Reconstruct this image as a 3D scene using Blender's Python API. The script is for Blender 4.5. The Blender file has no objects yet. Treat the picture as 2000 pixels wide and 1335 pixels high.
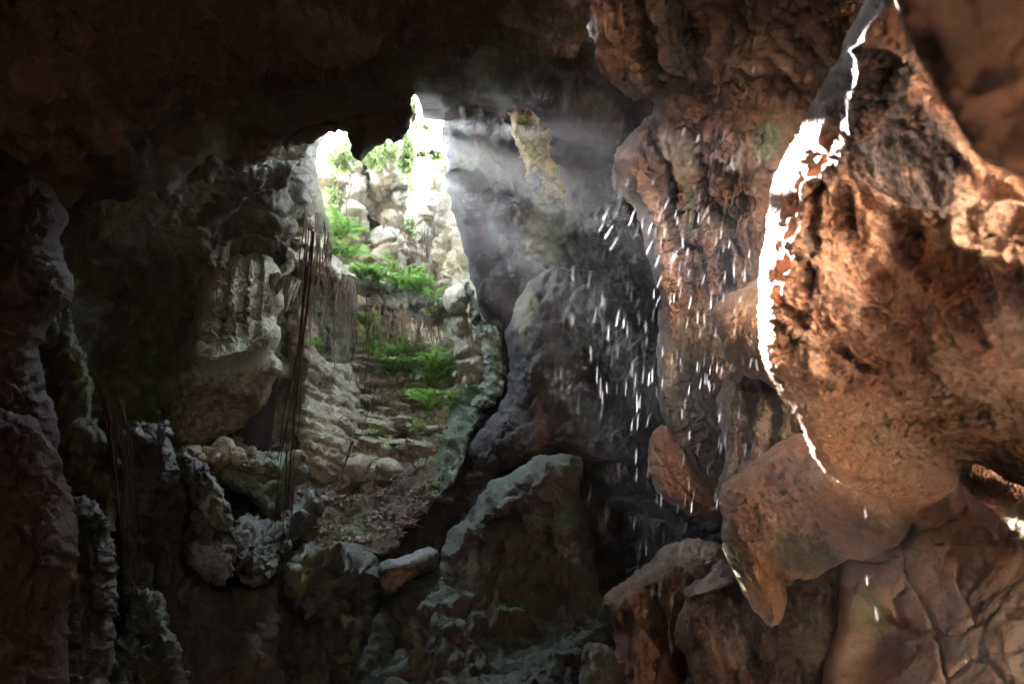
import bpy, bmesh, math, random
import numpy as np
from mathutils import Vector, Matrix
from mathutils.geometry import tessellate_polygon

random.seed(7)
RS = np.random.RandomState(11)
S = bpy.context.scene
COL = S.collection

# ------------------------------------------------------------------ camera
PITCH = math.radians(20.0)
CAM = np.array([0.0, 0.0, 1.6])
FPX = 1333.3                      # focal length in photo pixels (24 mm on 36 mm, 2000 px wide)
RIGHT = np.array([1.0, 0.0, 0.0])
FWD = np.array([0.0, math.cos(PITCH), math.sin(PITCH)])
UP = np.array([0.0, -math.sin(PITCH), math.cos(PITCH)])

cam_d = bpy.data.cameras.new('camera')
cam_d.lens = 24.0
cam_d.sensor_width = 36.0
cam_d.clip_start = 0.05
cam_d.clip_end = 500.0
cam_d.dof.use_dof = True
cam_d.dof.focus_distance = 5.0
cam_d.dof.aperture_fstop = 2.8
cam = bpy.data.objects.new('camera', cam_d)
cam.location = CAM
cam.rotation_euler = (math.pi / 2 + PITCH, 0, 0)
COL.objects.link(cam)
S.camera = cam


def W(px, py, d):
    """world point seen at photo pixel (px, py) at d metres along the camera axis"""
    px, py, d = np.asarray(px, float), np.asarray(py, float), np.asarray(d, float)
    x = (px - 1000.0) / FPX * d
    y = -(py - 667.5) / FPX * d
    return CAM + x[..., None] * RIGHT + y[..., None] * UP + d[..., None] * FWD


def PX(p):
    q = np.asarray(p, float) - CAM
    d = q @ FWD
    return 1000 + FPX * (q @ RIGHT) / d, 667.5 - FPX * (q @ UP) / d, d


# ------------------------------------------------------------------ light
SUN_PX = (730, 228)               # where the sun stands in the photo, behind the hanging rock
sd = W(*SUN_PX, 1.0) - CAM
sd = sd / np.linalg.norm(sd)      # direction towards the sun
SUN_EL = math.asin(sd[2])
SUN_AZ = math.atan2(sd[0], sd[1])

world = bpy.data.worlds.new('World')
S.world = world
world.use_nodes = True
wn = world.node_tree.nodes
wn.clear()
sky = wn.new('ShaderNodeTexSky')
sky.sky_type = 'NISHITA'
sky.sun_disc = False
sky.sun_elevation = SUN_EL
sky.sun_rotation = SUN_AZ
sky.dust_density = 0.3
sky.ozone_density = 0.5
bg = wn.new('ShaderNodeBackground')
bg.inputs['Strength'].default_value = 0.15
wo = wn.new('ShaderNodeOutputWorld')
hs_ = wn.new('ShaderNodeHueSaturation')             # thin bright overcast: a paler blue
hs_.inputs['Saturation'].default_value = 0.45
world.node_tree.links.new(sky.outputs[0], hs_.inputs['Color'])
world.node_tree.links.new(hs_.outputs[0], bg.inputs[0])
world.node_tree.links.new(bg.outputs[0], wo.inputs[0])

sun_d = bpy.data.lights.new('sun', 'SUN')
sun_d.energy = 5.0
sun_d.angle = math.radians(0.5)
sun_d.color = (1.0, 0.95, 0.88)
sun = bpy.data.objects.new('sun', sun_d)
sun.rotation_euler = Vector(tuple(sd)).to_track_quat('Z', 'Y').to_euler()
sun.location = (0, 0, 40)
COL.objects.link(sun)

S.view_settings.view_transform = 'Standard'
S.view_settings.look = 'None'
S.view_settings.gamma = 1.0
S.view_settings.use_curve_mapping = False
S.view_settings.exposure = 6.25

S.render.engine = 'CYCLES'
cy = S.cycles
cy.max_bounces = 8
cy.diffuse_bounces = 6
cy.glossy_bounces = 2
cy.transmission_bounces = 3
cy.volume_bounces = 0
cy.transparent_max_bounces = 6
cy.caustics_reflective = False
cy.caustics_refractive = False
cy.sample_clamp_indirect = 3.0
cy.sample_clamp_direct = 0.0
cy.use_denoising = True
try:
    cy.denoiser = 'OPENIMAGEDENOISE'
except Exception:
    pass

# ------------------------------------------------------------------ noise (numpy)
PERM = RS.permutation(256).astype(np.int32)
PERM = np.concatenate([PERM, PERM, PERM])
_g = RS.normal(size=(256, 3)).astype(np.float32)
GRAD = _g / np.linalg.norm(_g, axis=1, keepdims=True)
JIT = RS.rand(256, 3).astype(np.float32)


def pnoise(p):
    p = np.asarray(p, np.float32)
    i = np.floor(p).astype(np.int32)
    f = p - i
    i &= 255
    u = f * f * f * (f * (f * 6 - 15) + 10)
    x0, y0, z0 = i[:, 0], i[:, 1], i[:, 2]
    out = np.zeros(len(p), np.float32)
    for dx in (0, 1):
        wx = u[:, 0] if dx else 1 - u[:, 0]
        hx = PERM[(x0 + dx) & 255]
        for dy in (0, 1):
            wy = wx * (u[:, 1] if dy else 1 - u[:, 1])
            hy = PERM[hx + ((y0 + dy) & 255)]
            for dz in (0, 1):
                g = GRAD[PERM[hy + ((z0 + dz) & 255)]]
                w = wy * (u[:, 2] if dz else 1 - u[:, 2])
                out += w * (g[:, 0] * (f[:, 0] - dx) + g[:, 1] * (f[:, 1] - dy) + g[:, 2] * (f[:, 2] - dz))
    return out * 1.5


def fbm(p, oct=4, gain=0.5, off=0.0):
    p = np.asarray(p, np.float32) + off
    a, s, out = 1.0, 1.0, 0
    for k in range(oct):
        out = out + a * pnoise(p * s + k * 17.3)
        a *= gain
        s *= 2.03
    return out


def ridged(p, oct=3, gain=0.5, off=0.0):
    p = np.asarray(p, np.float32) + off
    a, s, out = 1.0, 1.0, 0
    for k in range(oct):
        out = out + a * (1 - 2 * np.abs(pnoise(p * s + k * 11.7)))
        a *= gain
        s *= 2.1
    return out


def worley(p, off=0.0):
    p = np.asarray(p, np.float32) + off
    i = np.floor(p).astype(np.int32)
    f = p - i
    f1 = np.full(len(p), 9.0, np.float32)
    f2 = f1.copy()
    idx = np.zeros(len(p), np.int32)
    for dx in (-1, 0, 1):
        for dy in (-1, 0, 1):
            for dz in (-1, 0, 1):
                h = PERM[PERM[PERM[(i[:, 0] + dx) & 255] + ((i[:, 1] + dy) & 255)] + ((i[:, 2] + dz) & 255)]
                q = JIT[h] + np.array([dx, dy, dz], np.float32) - f
                d = np.sqrt((q * q).sum(1))
                m = d < f1
                f2 = np.where(m, f1, np.minimum(f2, d))
                idx = np.where(m, h, idx)
                f1 = np.where(m, d, f1)
    return f1, f2, idx


def imgdir(a):
    """world direction lying in the picture plane; a in degrees, 0 = right, 90 = down"""
    a = math.radians(a)
    return math.cos(a) * RIGHT - math.sin(a) * UP


def squash(p, d, k):
    """compress coordinates along direction d by k: features stretch along d"""
    t = p @ d
    return p - np.outer(t, d) * (1 - 1.0 / k)


def noise_stack(p, stack, seed, uv=None):
    h = np.zeros(len(p), np.float32)
    o = seed * 7.31
    for it in stack:
        k = it[0]
        if k == 'at':                                      # relief that belongs to one patch of the rock
            (cx, cy_, rx, ry, an), sub = it[1], it[2]
            c, sn = math.cos(math.radians(an)), math.sin(math.radians(an))
            a_, b_ = uv[0] - cx, uv[1] - cy_
            r2 = ((a_ * c + b_ * sn) / rx) ** 2 + ((-a_ * sn + b_ * c) / ry) ** 2
            w = np.exp(-r2 ** 2)
            m = w > .02
            if m.any():
                h[m] += w[m] * noise_stack(p[m], [sub], seed)
            continue
        if k == 'fbm':
            _, s, a, n = it
            h += a * fbm(p / s, n, 0.5, o)
        elif k == 'rid':
            _, s, a, n = it
            h += a * ridged(p / s, n, 0.5, o + 3)
        elif k == 'bil':                                   # rounded lumps with creases between
            _, s, a, n = it
            q = p / s + 0.25 * fbm(p / (s * .8), 2, .5, o)[:, None]
            h -= a * (ridged(q, n, 0.5, o + 5))
        elif k == 'flow':                                  # drapery / flutes along an image direction
            _, ang, s, st, a = it
            d = imgdir(ang)
            q = p + (0.35 * s * fbm(p / (s * 3.5), 2, .5, o))[:, None] * 1.5
            q = squash(q, d, st) / s
            h -= a * ridged(q, 3, 0.55, o + 9)
        elif k == 'crack':
            _, s, w, a = it
            q = p / s + 0.22 * fbm(p / (s * .5), 3, .5, o)[:, None]
            f1, f2, _i = worley(q, o)
            e = np.clip((f2 - f1) / w, 0, 1)
            h -= a * (1 - e) ** 1.5
        elif k == 'block':                                 # faceted blocks at different heights
            _, s, a = it
            q = p / s + 0.18 * fbm(p / (s * .6), 3, .5, o)[:, None]
            f1, f2, ix = worley(q, o)
            e = np.clip((f2 - f1) / 0.12, 0, 1)
            h += a * ((JIT[ix, 0] - .5) * 1.6 * e - 0.5 * (1 - e))
        elif k == 'pit':
            _, s, a = it
            n = fbm(p / s, 3, 0.6, o + 2)
            h -= a * np.clip(n - 0.05, 0, 1) ** 0.8 * 2 - a * .3
            f1, f2, _i = worley(p / (s * .6), o)
            h += a * .7 * np.clip(.75 - f1, 0, 1)
        elif k == 'strata':                                # bedding: stepped beds with recessed joints
            _, t, a, tx, ty = it
            z = p[:, 2] + tx * p[:, 0] + ty * p[:, 1] + t * .6 * fbm(p / (t * 5), 3, .5, o)
            u = z / t
            i = np.floor(u)
            fr = u - i
            r = JIT[(i.astype(np.int32) * 37) & 255, 1]
            prof = np.clip(np.minimum(fr, 1 - fr) / 0.22, 0, 1)
            h += a * (prof ** .6 - 1 + (r - .5) * 1.1)
    return h


# ------------------------------------------------------------------ pixel-traced outlines -> closed rock masses
def tps(pts):
    P = np.array([(a, b) for a, b, c in pts], float) / 1000
    v = np.array([c for a, b, c in pts], float)
    n = len(P)
    if n < 3:
        return lambda x, y: np.full(np.shape(x), v.mean())

    def phi(r2):
        return 0.5 * r2 * np.log(np.maximum(r2, 1e-12))
    K = phi(((P[:, None] - P[None]) ** 2).sum(2)) + np.eye(n) * 1e-4
    Q = np.c_[np.ones(n), P]
    A = np.block([[K, Q], [Q.T, np.zeros((3, 3))]])
    w = np.linalg.lstsq(A, np.r_[v, 0, 0, 0], rcond=None)[0]

    def f(x, y):
        X = np.stack([x, y], -1) / 1000
        out = w[n] + X[..., 0] * w[n + 1] + X[..., 1] * w[n + 2]
        for k in range(n):
            out = out + w[k] * phi(((X - P[k]) ** 2).sum(-1))
        return out
    return f


def seg_dist(x, y, pts, closed):
    P = np.array(pts, np.float32)
    n = len(P)
    d2 = np.full(x.shape, 1e12, np.float32)
    ins = np.zeros(x.shape, bool)
    for k in range(n if closed else n - 1):
        ax, ay = P[k]
        bx, by = P[(k + 1) % n]
        ex, ey = bx - ax, by - ay
        L = ex * ex + ey * ey + 1e-9
        t = np.clip(((x - ax) * ex + (y - ay) * ey) / L, 0, 1)
        d2 = np.minimum(d2, (x - ax - t * ex) ** 2 + (y - ay - t * ey) ** 2)
        if closed:
            c = ((ay > y) != (by > y))
            if abs(ey) > 1e-9:
                ins ^= c & (x < ex * (y - ay) / ey + ax)
    return np.sqrt(d2), ins


def chaikin(p):
    p = np.array(p, float)
    q = np.roll(p, -1, 0)
    return np.stack([.75 * p + .25 * q, .25 * p + .75 * q], 1).reshape(-1, 2)


def link_mesh(name, co, quads, mat, smooth=True, extra_faces=()):
    me = bpy.data.meshes.new(name)
    nq = len(quads)
    ex = [list(f) for f in extra_faces]
    loops = np.concatenate([np.asarray(quads, np.int32).ravel()] + [np.asarray(f, np.int32) for f in ex]) if (nq or ex) else np.zeros(0, np.int32)
    k = quads.shape[1] if nq else 4
    tot = np.concatenate([np.full(nq, k, np.int32), np.array([len(f) for f in ex], np.int32)])
    start = np.concatenate([[0], np.cumsum(tot)[:-1]]).astype(np.int32)
    me.vertices.add(len(co))
    me.vertices.foreach_set('co', np.asarray(co, np.float32).ravel())
    me.loops.add(len(loops))
    me.loops.foreach_set('vertex_index', loops.astype(np.int32))
    me.polygons.add(len(tot))
    me.polygons.foreach_set('loop_start', start)
    me.polygons.foreach_set('loop_total', tot)
    if smooth:
        me.polygons.foreach_set('use_smooth', np.r_[np.ones(nq, bool), np.zeros(len(ex), bool)])
    me.update(calc_edges=True)
    me.validate()
    if mat:
        me.materials.append(mat)
    ob = bpy.data.objects.new(name, me)
    COL.objects.link(ob)
    return ob


def props(ob, label=None, cat=None, group=None, kind=None):
    for k, v in (('label', label), ('category', cat), ('group', group), ('kind', kind)):
        if v:
            ob[k] = v
    return ob


SEED = [0]
SURF = {}                         # sampled front surfaces, for placing plants and litter


def mass(name, poly, depth, mat, T=0.5, R=120, back=1.0, lobes=(), creases=(), noise=(), step=4.0, jit=6.0, jsc=60.0,
         tint=(), label=None, cat=None, kind=None, parent=None, group=None, key=None, edge_pow=0.5):
    """A closed rock mass: an outline traced in the photo, given its distance, bulge, lobes, creases and relief in metres."""
    SEED[0] += 1
    sd_ = SEED[0]
    poly = chaikin(poly)
    x0, y0 = np.maximum(poly.min(0) - 12, (-620, -620))
    x1, y1 = np.minimum(poly.max(0) + 12, (2620, 1900))
    nx, ny = int((x1 - x0) / step) + 2, int((y1 - y0) / step) + 2
    gx, gy = np.meshgrid(x0 + np.arange(nx) * step, y0 + np.arange(ny) * step)
    gx = gx.astype(np.float32)
    gy = gy.astype(np.float32)
    q = np.stack([gx.ravel(), gy.ravel(), np.full(gx.size, sd_ * 3.7)], 1)
    wx = jit * fbm(q / (jsc, jsc, 1), 4, .55, 1.3).reshape(gx.shape)
    wy = jit * fbm(q / (jsc, jsc, 1), 4, .55, 9.7).reshape(gx.shape)
    d, ins = seg_dist(gx + wx, gy + wy, poly, True)
    s = np.where(ins, -d, d)
    inside = s < 0
    # keep cells with any inside corner, snap outside corners to the outline
    cell = inside[:-1, :-1] | inside[1:, :-1] | inside[:-1, 1:] | inside[1:, 1:]
    gyv, gxv = np.gradient(s, step)
    gl = np.maximum(np.sqrt(gxv ** 2 + gyv ** 2), .35)
    mv = np.where(~inside & (s < 3 * step), np.minimum(s, 1.5 * step), 0)
    vx = gx - mv * gxv / gl
    vy = gy - mv * gyv / gl
    t = np.clip(-s / R, 0, 1)
    dep = tps(depth)(vx, vy)
    dep = np.maximum(dep, 0.7)
    dep = dep - T * (1 - (1 - t) ** 2) ** edge_pow + T
    for lb in lobes:
        lx, ly, rx, ry, an, am = lb
        c, sn = math.cos(math.radians(an)), math.sin(math.radians(an))
        u = ((vx - lx) * c + (vy - ly) * sn) / rx
        v = (-(vx - lx) * sn + (vy - ly) * c) / ry
        dep = dep - am * np.exp(-(u * u + v * v) ** 1.3)
    for cr in creases:
        pts, wd, am = cr
        dd, _ = seg_dist(vx + .6 * wx, vy + .6 * wy, pts, False)
        dep = dep - am * np.exp(-(dd / wd) ** 2)
    P = W(vx, vy, dep)
    # relief along the surface normal
    used = np.zeros(inside.shape, bool)
    used[:-1, :-1] |= cell
    used[1:, :-1] |= cell
    used[:-1, 1:] |= cell
    used[1:, 1:] |= cell
    if noise:
        du = np.gradient(P, axis=1)
        dv = np.gradient(P, axis=0)
        N = np.cross(dv, du)
        N /= np.maximum(np.linalg.norm(N, axis=2, keepdims=True), 1e-9)
        view = P - CAM
        N *= np.where((N * view).sum(2, keepdims=True) > 0, -1, 1)
        m = used.ravel()
        pp = P.reshape(-1, 3)
        h = noise_stack(pp[m], noise, sd_, (vx.ravel()[m], vy.ravel()[m]))
        h = h * (.06 + .94 * np.clip(-s.ravel()[m] / (.35 * R + 14), 0, 1))
        pp[m] += N.reshape(-1, 3)[m] * h[:, None]
        P = pp.reshape(P.shape)
    idx = -np.ones(inside.size, np.int64)
    um = used.ravel()
    idx[um] = np.arange(um.sum())
    I = idx.reshape(inside.shape)
    a, b, c_, d_ = I[:-1, :-1][cell], I[:-1, 1:][cell], I[1:, 1:][cell], I[1:, :-1][cell]
    quads = np.stack([a, d_, c_, b], 1)
    co = P.reshape(-1, 3)[um]
    # skirt and back cap
    e = np.concatenate([quads[:, [0, 1]], quads[:, [1, 2]], quads[:, [2, 3]], quads[:, [3, 0]]])
    nV = len(co)
    keyf = e[:, 0] * nV + e[:, 1]
    keyr = e[:, 1] * nV + e[:, 0]
    be = e[~np.isin(keyf, keyr)]
    bv = np.unique(be)
    cen = co[bv].mean(0)
    vd = cen - CAM
    vd /= np.linalg.norm(vd)
    mp = -np.ones(nV, np.int64)
    mp[bv] = nV + np.arange(len(bv))
    co2 = np.concatenate([co, co[bv] + vd * back + (cen - co[bv]) * 0.04])
    sk = np.stack([be[:, 1], be[:, 0], mp[be[:, 0]], mp[be[:, 1]]], 1)
    nxt = {}
    for u, v in be:
        nxt.setdefault(int(u), []).append(int(v))
    caps = []
    if kind != 'structure':
        px2, py2, _ = PX(co2)
        while nxt:
            st = next(iter(nxt))
            loop, cur = [], st
            while cur in nxt:
                loop.append(int(mp[cur]))
                n_ = nxt[cur].pop()
                if not nxt[cur]:
                    del nxt[cur]
                cur = n_
                if cur == st:
                    break
            if len(loop) > 4:
                L2 = loop[::2] if len(loop) > 60 else loop
                for tr in tessellate_polygon([[Vector((px2[i], py2[i], 0)) for i in L2]]):
                    caps.append([L2[tr[0]], L2[tr[1]], L2[tr[2]]])
    ob = link_mesh(name, co2, np.concatenate([quads, sk]), mat, True, caps)
    # painted mineral / moss patches, plus the boss's painted shade, stored per vertex
    if tint:
        al = np.zeros((len(co2), 4), np.float32)
        fx, fy = vx.ravel()[um], vy.ravel()[um]
        col = np.zeros((len(fx), 3), np.float32)
        wgt = np.zeros(len(fx), np.float32)
        brk = 0.45 * fbm(co / 0.35, 4, .55, 2.2)
        for (tx, ty, rx, ry, an, c, am) in tint:
            cs, sn = math.cos(math.radians(an)), math.sin(math.radians(an))
            u = ((fx - tx) * cs + (fy - ty) * sn) / rx
            v = (-(fx - tx) * sn + (fy - ty) * cs) / ry
            r = np.sqrt(u * u + v * v)
            g = np.clip((1.15 - r + brk) * 2.2, 0, 1) * am
            col = col * (1 - g[:, None]) + np.array(c, np.float32) * g[:, None]
            wgt = wgt + (1 - wgt) * g
        al[:len(fx), :3] = col / np.maximum(wgt, 1e-4)[:, None]
        al[:len(fx), 3] = wgt
        at = ob.data.attributes.new('tint', 'FLOAT_COLOR', 'POINT')
        at.data.foreach_set('color', al.ravel())
        aw = ob.data.attributes.new('tint_amount', 'FLOAT', 'POINT')
        aw.data.foreach_set('value', al[:, 3].copy())
    props(ob, label, cat, group, kind)
    if parent is not None:
        ob.parent = parent
    if key:
        SURF[key] = (vx, vy, P, inside & (s < -6))
    return ob


def surf_at(key, px, py):
    vx, vy, P, ins = SURF[key]
    d = (vx - px) ** 2 + (vy - py) ** 2 + np.where(ins, 0, 1e7)
    k = np.unravel_index(np.argmin(d), d.shape)
    return P[k].copy()


# ------------------------------------------------------------------ materials
class NT:
    def __init__(self, name):
        self.m = bpy.data.materials.new(name)
        self.m.use_nodes = True
        self.t = self.m.node_tree
        self.t.nodes.clear()
        self.out = self.t.nodes.new('ShaderNodeOutputMaterial')

    def n(self, typ, ins=None, **kw):
        nd = self.t.nodes.new(typ)
        for k, v in kw.items():
            setattr(nd, k, v)
        for k, v in (ins or {}).items():
            self.set(nd, k, v)
        return nd

    def set(self, nd, k, v):
        if isinstance(v, bpy.types.NodeSocket):
            self.t.links.new(v, nd.inputs[k])
        else:
            nd.inputs[k].default_value = v

    def noise(self, vec, scale, detail=6, rough=.6, dist=0.0):
        return self.n('ShaderNodeTexNoise', {'Vector': vec, 'Scale': scale, 'Detail': detail, 'Roughness': rough, 'Distortion': dist}).outputs[0]

    def math(self, op, a, b=0.0, clamp=False):
        return self.n('ShaderNodeMath', {0: a, 1: b}, operation=op, use_clamp=clamp).outputs[0]

    def ramp(self, v, lo, hi):
        return self.n('ShaderNodeMapRange', {'Value': v, 'From Min': lo, 'From Max': hi}, clamp=True, interpolation_type='SMOOTHSTEP').outputs[0]

    def mix(self, f, a, b):
        nd = self.t.nodes.new('ShaderNodeMix')
        nd.data_type = 'RGBA'
        for k, v in ((0, f), (6, a), (7, b)):
            if hasattr(v, 'is_linked'):
                self.t.links.new(v, nd.inputs[k])
            else:
                nd.inputs[k].default_value = v if k == 0 else (*v[:3], 1)
        return nd.outputs[2]


def rock(name, c1, c2, c3, scale=1.0, streak=None, streak_c=(.05, .04, .035), streak_amt=.6, moss=None, moss_amt=.8, moss_lo=.15,
         bump=.05, rough=.8, spec=.3, pit=0.0, crack=0.0, grain=.4):
    T = NT(name)
    geo = T.n('ShaderNodeNewGeometry')
    pos = geo.outputs['Position']
    s = scale
    n1 = T.noise(pos, .55 * s, 9, .62, .6)
    n2 = T.noise(pos, 2.6 * s, 8, .65, .3)
    n3 = T.noise(pos, 26 * s, 6, .72)
    col = T.mix(T.ramp(n1, .36, .64), c1, c2)
    col = T.mix(T.ramp(n2, .46, .70), col, c3)
    hs = None
    if streak is not None:
        d = imgdir(streak)
        ang = math.atan2(d[0], -d[2])
        mp = T.n('ShaderNodeMapping', {'Vector': pos, 'Rotation': (0, ang, 0)})
        mp2 = T.n('ShaderNodeMapping', {'Vector': mp.outputs[0], 'Scale': (1, 1, .08)})
        w_ = T.noise(pos, 1.3 * s, 3, .5)
        st = T.noise(mp2.outputs[0], 7 * s, 7, .68, .6)
        st2 = T.math('MULTIPLY', T.ramp(st, .47, .64), T.ramp(w_, .32, .6))
        col = T.mix(T.math('MULTIPLY', st2, streak_amt), col, streak_c)
        hs = T.noise(mp2.outputs[0], 12 * s, 6, .6, .4)
    col = T.mix(T.math('MULTIPLY', T.ramp(n3, .58, .30), grain), col, tuple(.4 * v for v in c1))
    at = T.n('ShaderNodeAttribute', None, attribute_name='tint')
    aw = T.n('ShaderNodeAttribute', None, attribute_name='tint_amount')
    tf = T.math('MULTIPLY', aw.outputs['Fac'], T.ramp(T.noise(pos, 6 * s, 6, .65), .18, .46))
    col = T.mix(tf, col, at.outputs['Color'])
    if moss is not None:
        sep = T.n('ShaderNodeSeparateXYZ', {0: geo.outputs['Normal']})
        mz = T.math('ADD', sep.outputs[2], T.math('MULTIPLY', T.math('SUBTRACT', n2, .5), 1.6))
        mm = T.math('MULTIPLY', T.ramp(mz, moss_lo, moss_lo + .45), T.ramp(T.noise(pos, 9 * s, 5, .7), .34, .56))
        mc = T.mix(T.ramp(n3, .35, .65), moss, tuple(1.7 * v for v in moss))
        col = T.mix(T.math('MULTIPLY', mm, moss_amt), col, mc)
    # relief finer than the mesh
    h = T.math('ADD', T.math('MULTIPLY', T.noise(pos, 5 * s, 10, .68), 1.0), T.math('MULTIPLY', n3, .35))
    if hs is not None:
        h = T.math('ADD', h, T.math('MULTIPLY', hs, .6))
    if pit:
        v = T.n('ShaderNodeTexVoronoi', {'Vector': pos, 'Scale': 22 * s, 'Randomness': 1.0}, feature='F1')
        h = T.math('ADD', h, T.math('MULTIPLY', v.outputs['Distance'], pit))
    if crack:
        wv = T.n('ShaderNodeVectorMath', {0: pos, 1: T.n('ShaderNodeTexNoise', {'Vector': pos, 'Scale': 2.0 * s, 'Detail': 4}).outputs[1]}, operation='ADD')
        v = T.n('ShaderNodeTexVoronoi', {'Vector': wv.outputs[0], 'Scale': 2.3 * s}, feature='DISTANCE_TO_EDGE')
        h = T.math('ADD', h, T.math('MULTIPLY', T.ramp(v.outputs['Distance'], 0, .05), crack))
    b = T.n('ShaderNodeBump', {'Height': h, 'Distance': bump, 'Strength': 1.0})
    rr = T.math('ADD', rough - .18, T.math('MULTIPLY', n2, .36))
    bs = T.n('ShaderNodeBsdfPrincipled', {'Base Color': col, 'Roughness': rr, 'Normal': b.outputs[0], 'Specular IOR Level': spec})
    T.t.links.new(bs.outputs[0], T.out.inputs[0])
    return T.m


def leaf_mat(name, c1, c2, tr=.45):
    T = NT(name)
    oi = T.n('ShaderNodeObjectInfo')
    geo = T.n('ShaderNodeNewGeometry')
    r = T.math('ADD', T.math('MULTIPLY', oi.outputs['Random'], .5), T.math('MULTIPLY', T.noise(geo.outputs['Position'], 5, 3), .6))
    c = T.mix(T.ramp(r, .2, .8), c1, c2)
    d = T.n('ShaderNodeBsdfPrincipled', {'Base Color': c, 'Roughness': .45, 'Specular IOR Level': .4})
    t = T.n('ShaderNodeBsdfTranslucent', {'Color': c})
    mx = T.n('ShaderNodeMixShader', {0: tr, 1: d.outputs[0], 2: t.outputs[0]})
    T.t.links.new(mx.outputs[0], T.out.inputs[0])
    return T.m


M = {}
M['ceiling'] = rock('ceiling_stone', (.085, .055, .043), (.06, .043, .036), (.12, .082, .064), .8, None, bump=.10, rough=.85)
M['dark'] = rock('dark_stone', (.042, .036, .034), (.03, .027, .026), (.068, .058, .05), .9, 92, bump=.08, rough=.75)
M['left'] = rock('left_stone', (.105, .092, .07), (.075, .072, .048), (.16, .148, .105), .8, 95, moss=(.05, .065, .02), moss_amt=.55, moss_lo=-.1, bump=.07)
M['brown'] = rock('brown_flowstone', (.16, .084, .055), (.105, .06, .04), (.23, .135, .09), .9, 100, bump=.06, rough=.7, streak_c=(.07, .05, .04))
M['red'] = rock('reddish_flowstone', (.30, .15, .10), (.23, .11, .07), (.38, .22, .145), 1.0, 80, bump=.05, rough=.7, streak_c=(.10, .09, .05), streak_amt=.7)
M['pale'] = rock('pale_limestone', (.37, .34, .245), (.27, .255, .17), (.48, .45, .335), 1.0, 92, moss=(.07, .09, .03), moss_amt=.5, moss_lo=.3, bump=.07, crack=.35)
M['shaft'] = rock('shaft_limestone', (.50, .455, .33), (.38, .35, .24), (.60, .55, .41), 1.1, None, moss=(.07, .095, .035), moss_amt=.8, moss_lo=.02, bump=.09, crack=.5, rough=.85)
M['bright'] = rock('sky_white_limestone', (.66, .63, .54), (.56, .53, .43), (.74, .72, .64), 1.1, None, moss=(.10, .14, .04), moss_amt=.4, moss_lo=.35, bump=.09, crack=.4, rough=.85)  # brighter copy of the shaft stone, so the added pinnacle reads as sky
M['mossy'] = rock('mossy_stone', (.10, .104, .075), (.07, .075, .054), (.16, .16, .12), 1.0, None, moss=(.045, .085, .04), moss_amt=.95, moss_lo=-.05, bump=.09, rough=.6, spec=.45)
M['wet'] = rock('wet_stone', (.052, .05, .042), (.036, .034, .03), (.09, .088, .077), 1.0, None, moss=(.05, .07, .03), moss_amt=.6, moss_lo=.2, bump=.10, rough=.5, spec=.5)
M['soil'] = rock('litter_soil', (.085, .062, .046), (.06, .045, .034), (.13, .10, .075), 1.6, None, moss=(.05, .07, .02), moss_amt=.4, moss_lo=.6, bump=.08, rough=.95)
M['umber'] = rock('umber_stone', (.042, .026, .02), (.03, .02, .016), (.07, .046, .035), 1.0, 100, bump=.05, rough=.7)
M['ridge'] = rock('mossy_brown_rock', (.05, .036, .03), (.035, .027, .024), (.08, .064, .054), 1.0, 100, moss=(.03, .065, .034), moss_amt=.95, moss_lo=.32, bump=.09, rough=.6, spec=.45)
M['black'] = rock('shade_black_stone', (.020, .018, .017), (.014, .012, .012), (.042, .036, .031), .9, 92, bump=.08, rough=.7)  # darker copy of the dark stone; shade of the recess put into colour
M['yellow'] = rock('yellow_flowstone', (.70, .52, .12), (.58, .44, .10), (.78, .64, .22), 1.2, 88, bump=.06, streak_c=(.16, .07, .03))
M['orange'] = rock('orange_flowstone', (.76, .47, .30), (.66, .38, .225), (.82, .58, .42), 1.6, 60, bump=.075, rough=.65, streak_c=(.35, .15, .07), streak_amt=.6, grain=.25)
M['pitted'] = rock('pitted_orange_stone', (.80, .45, .29), (.68, .35, .215), (.85, .58, .42), 2.2, 75, bump=.05, rough=.6, spec=.5, pit=.7, streak_c=(.12, .06, .04), streak_amt=.5)
M['tan'] = rock('smooth_tan_stone', (.54, .39, .30), (.47, .33, .25), (.60, .45, .36), 1.2, None, bump=.03, rough=.85, grain=.3)
M['leaf'] = leaf_mat('fern_leaf', (.075, .17, .03), (.16, .30, .055))
M['leaf2'] = leaf_mat('shrub_leaf', (.14, .21, .06), (.22, .29, .10), .55)
M['root'] = rock('root_bark', (.20, .14, .10), (.14, .10, .075), (.28, .21, .16), 6, None, bump=.004, rough=.9)
M['darkroot'] = rock('dark_root_bark', (.035, .028, .025), (.025, .02, .018), (.06, .05, .045), 6, None, bump=.004, rough=.9)
M['redroot'] = rock('fibrous_root', (.06, .032, .023), (.04, .024, .018), (.095, .055, .04), 6, None, bump=.004, rough=.9)
M['deadleaf'] = leaf_mat('dead_leaf', (.11, .075, .05), (.26, .20, .15), .2)
M['floor'] = rock('bounce_floor', (.82, .69, .56), (.77, .64, .50), (.85, .73, .60), 1.0, None, bump=.05, rough=.95, grain=.2)  # pale reflector colour, throws sun back onto the near right rocks


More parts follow.
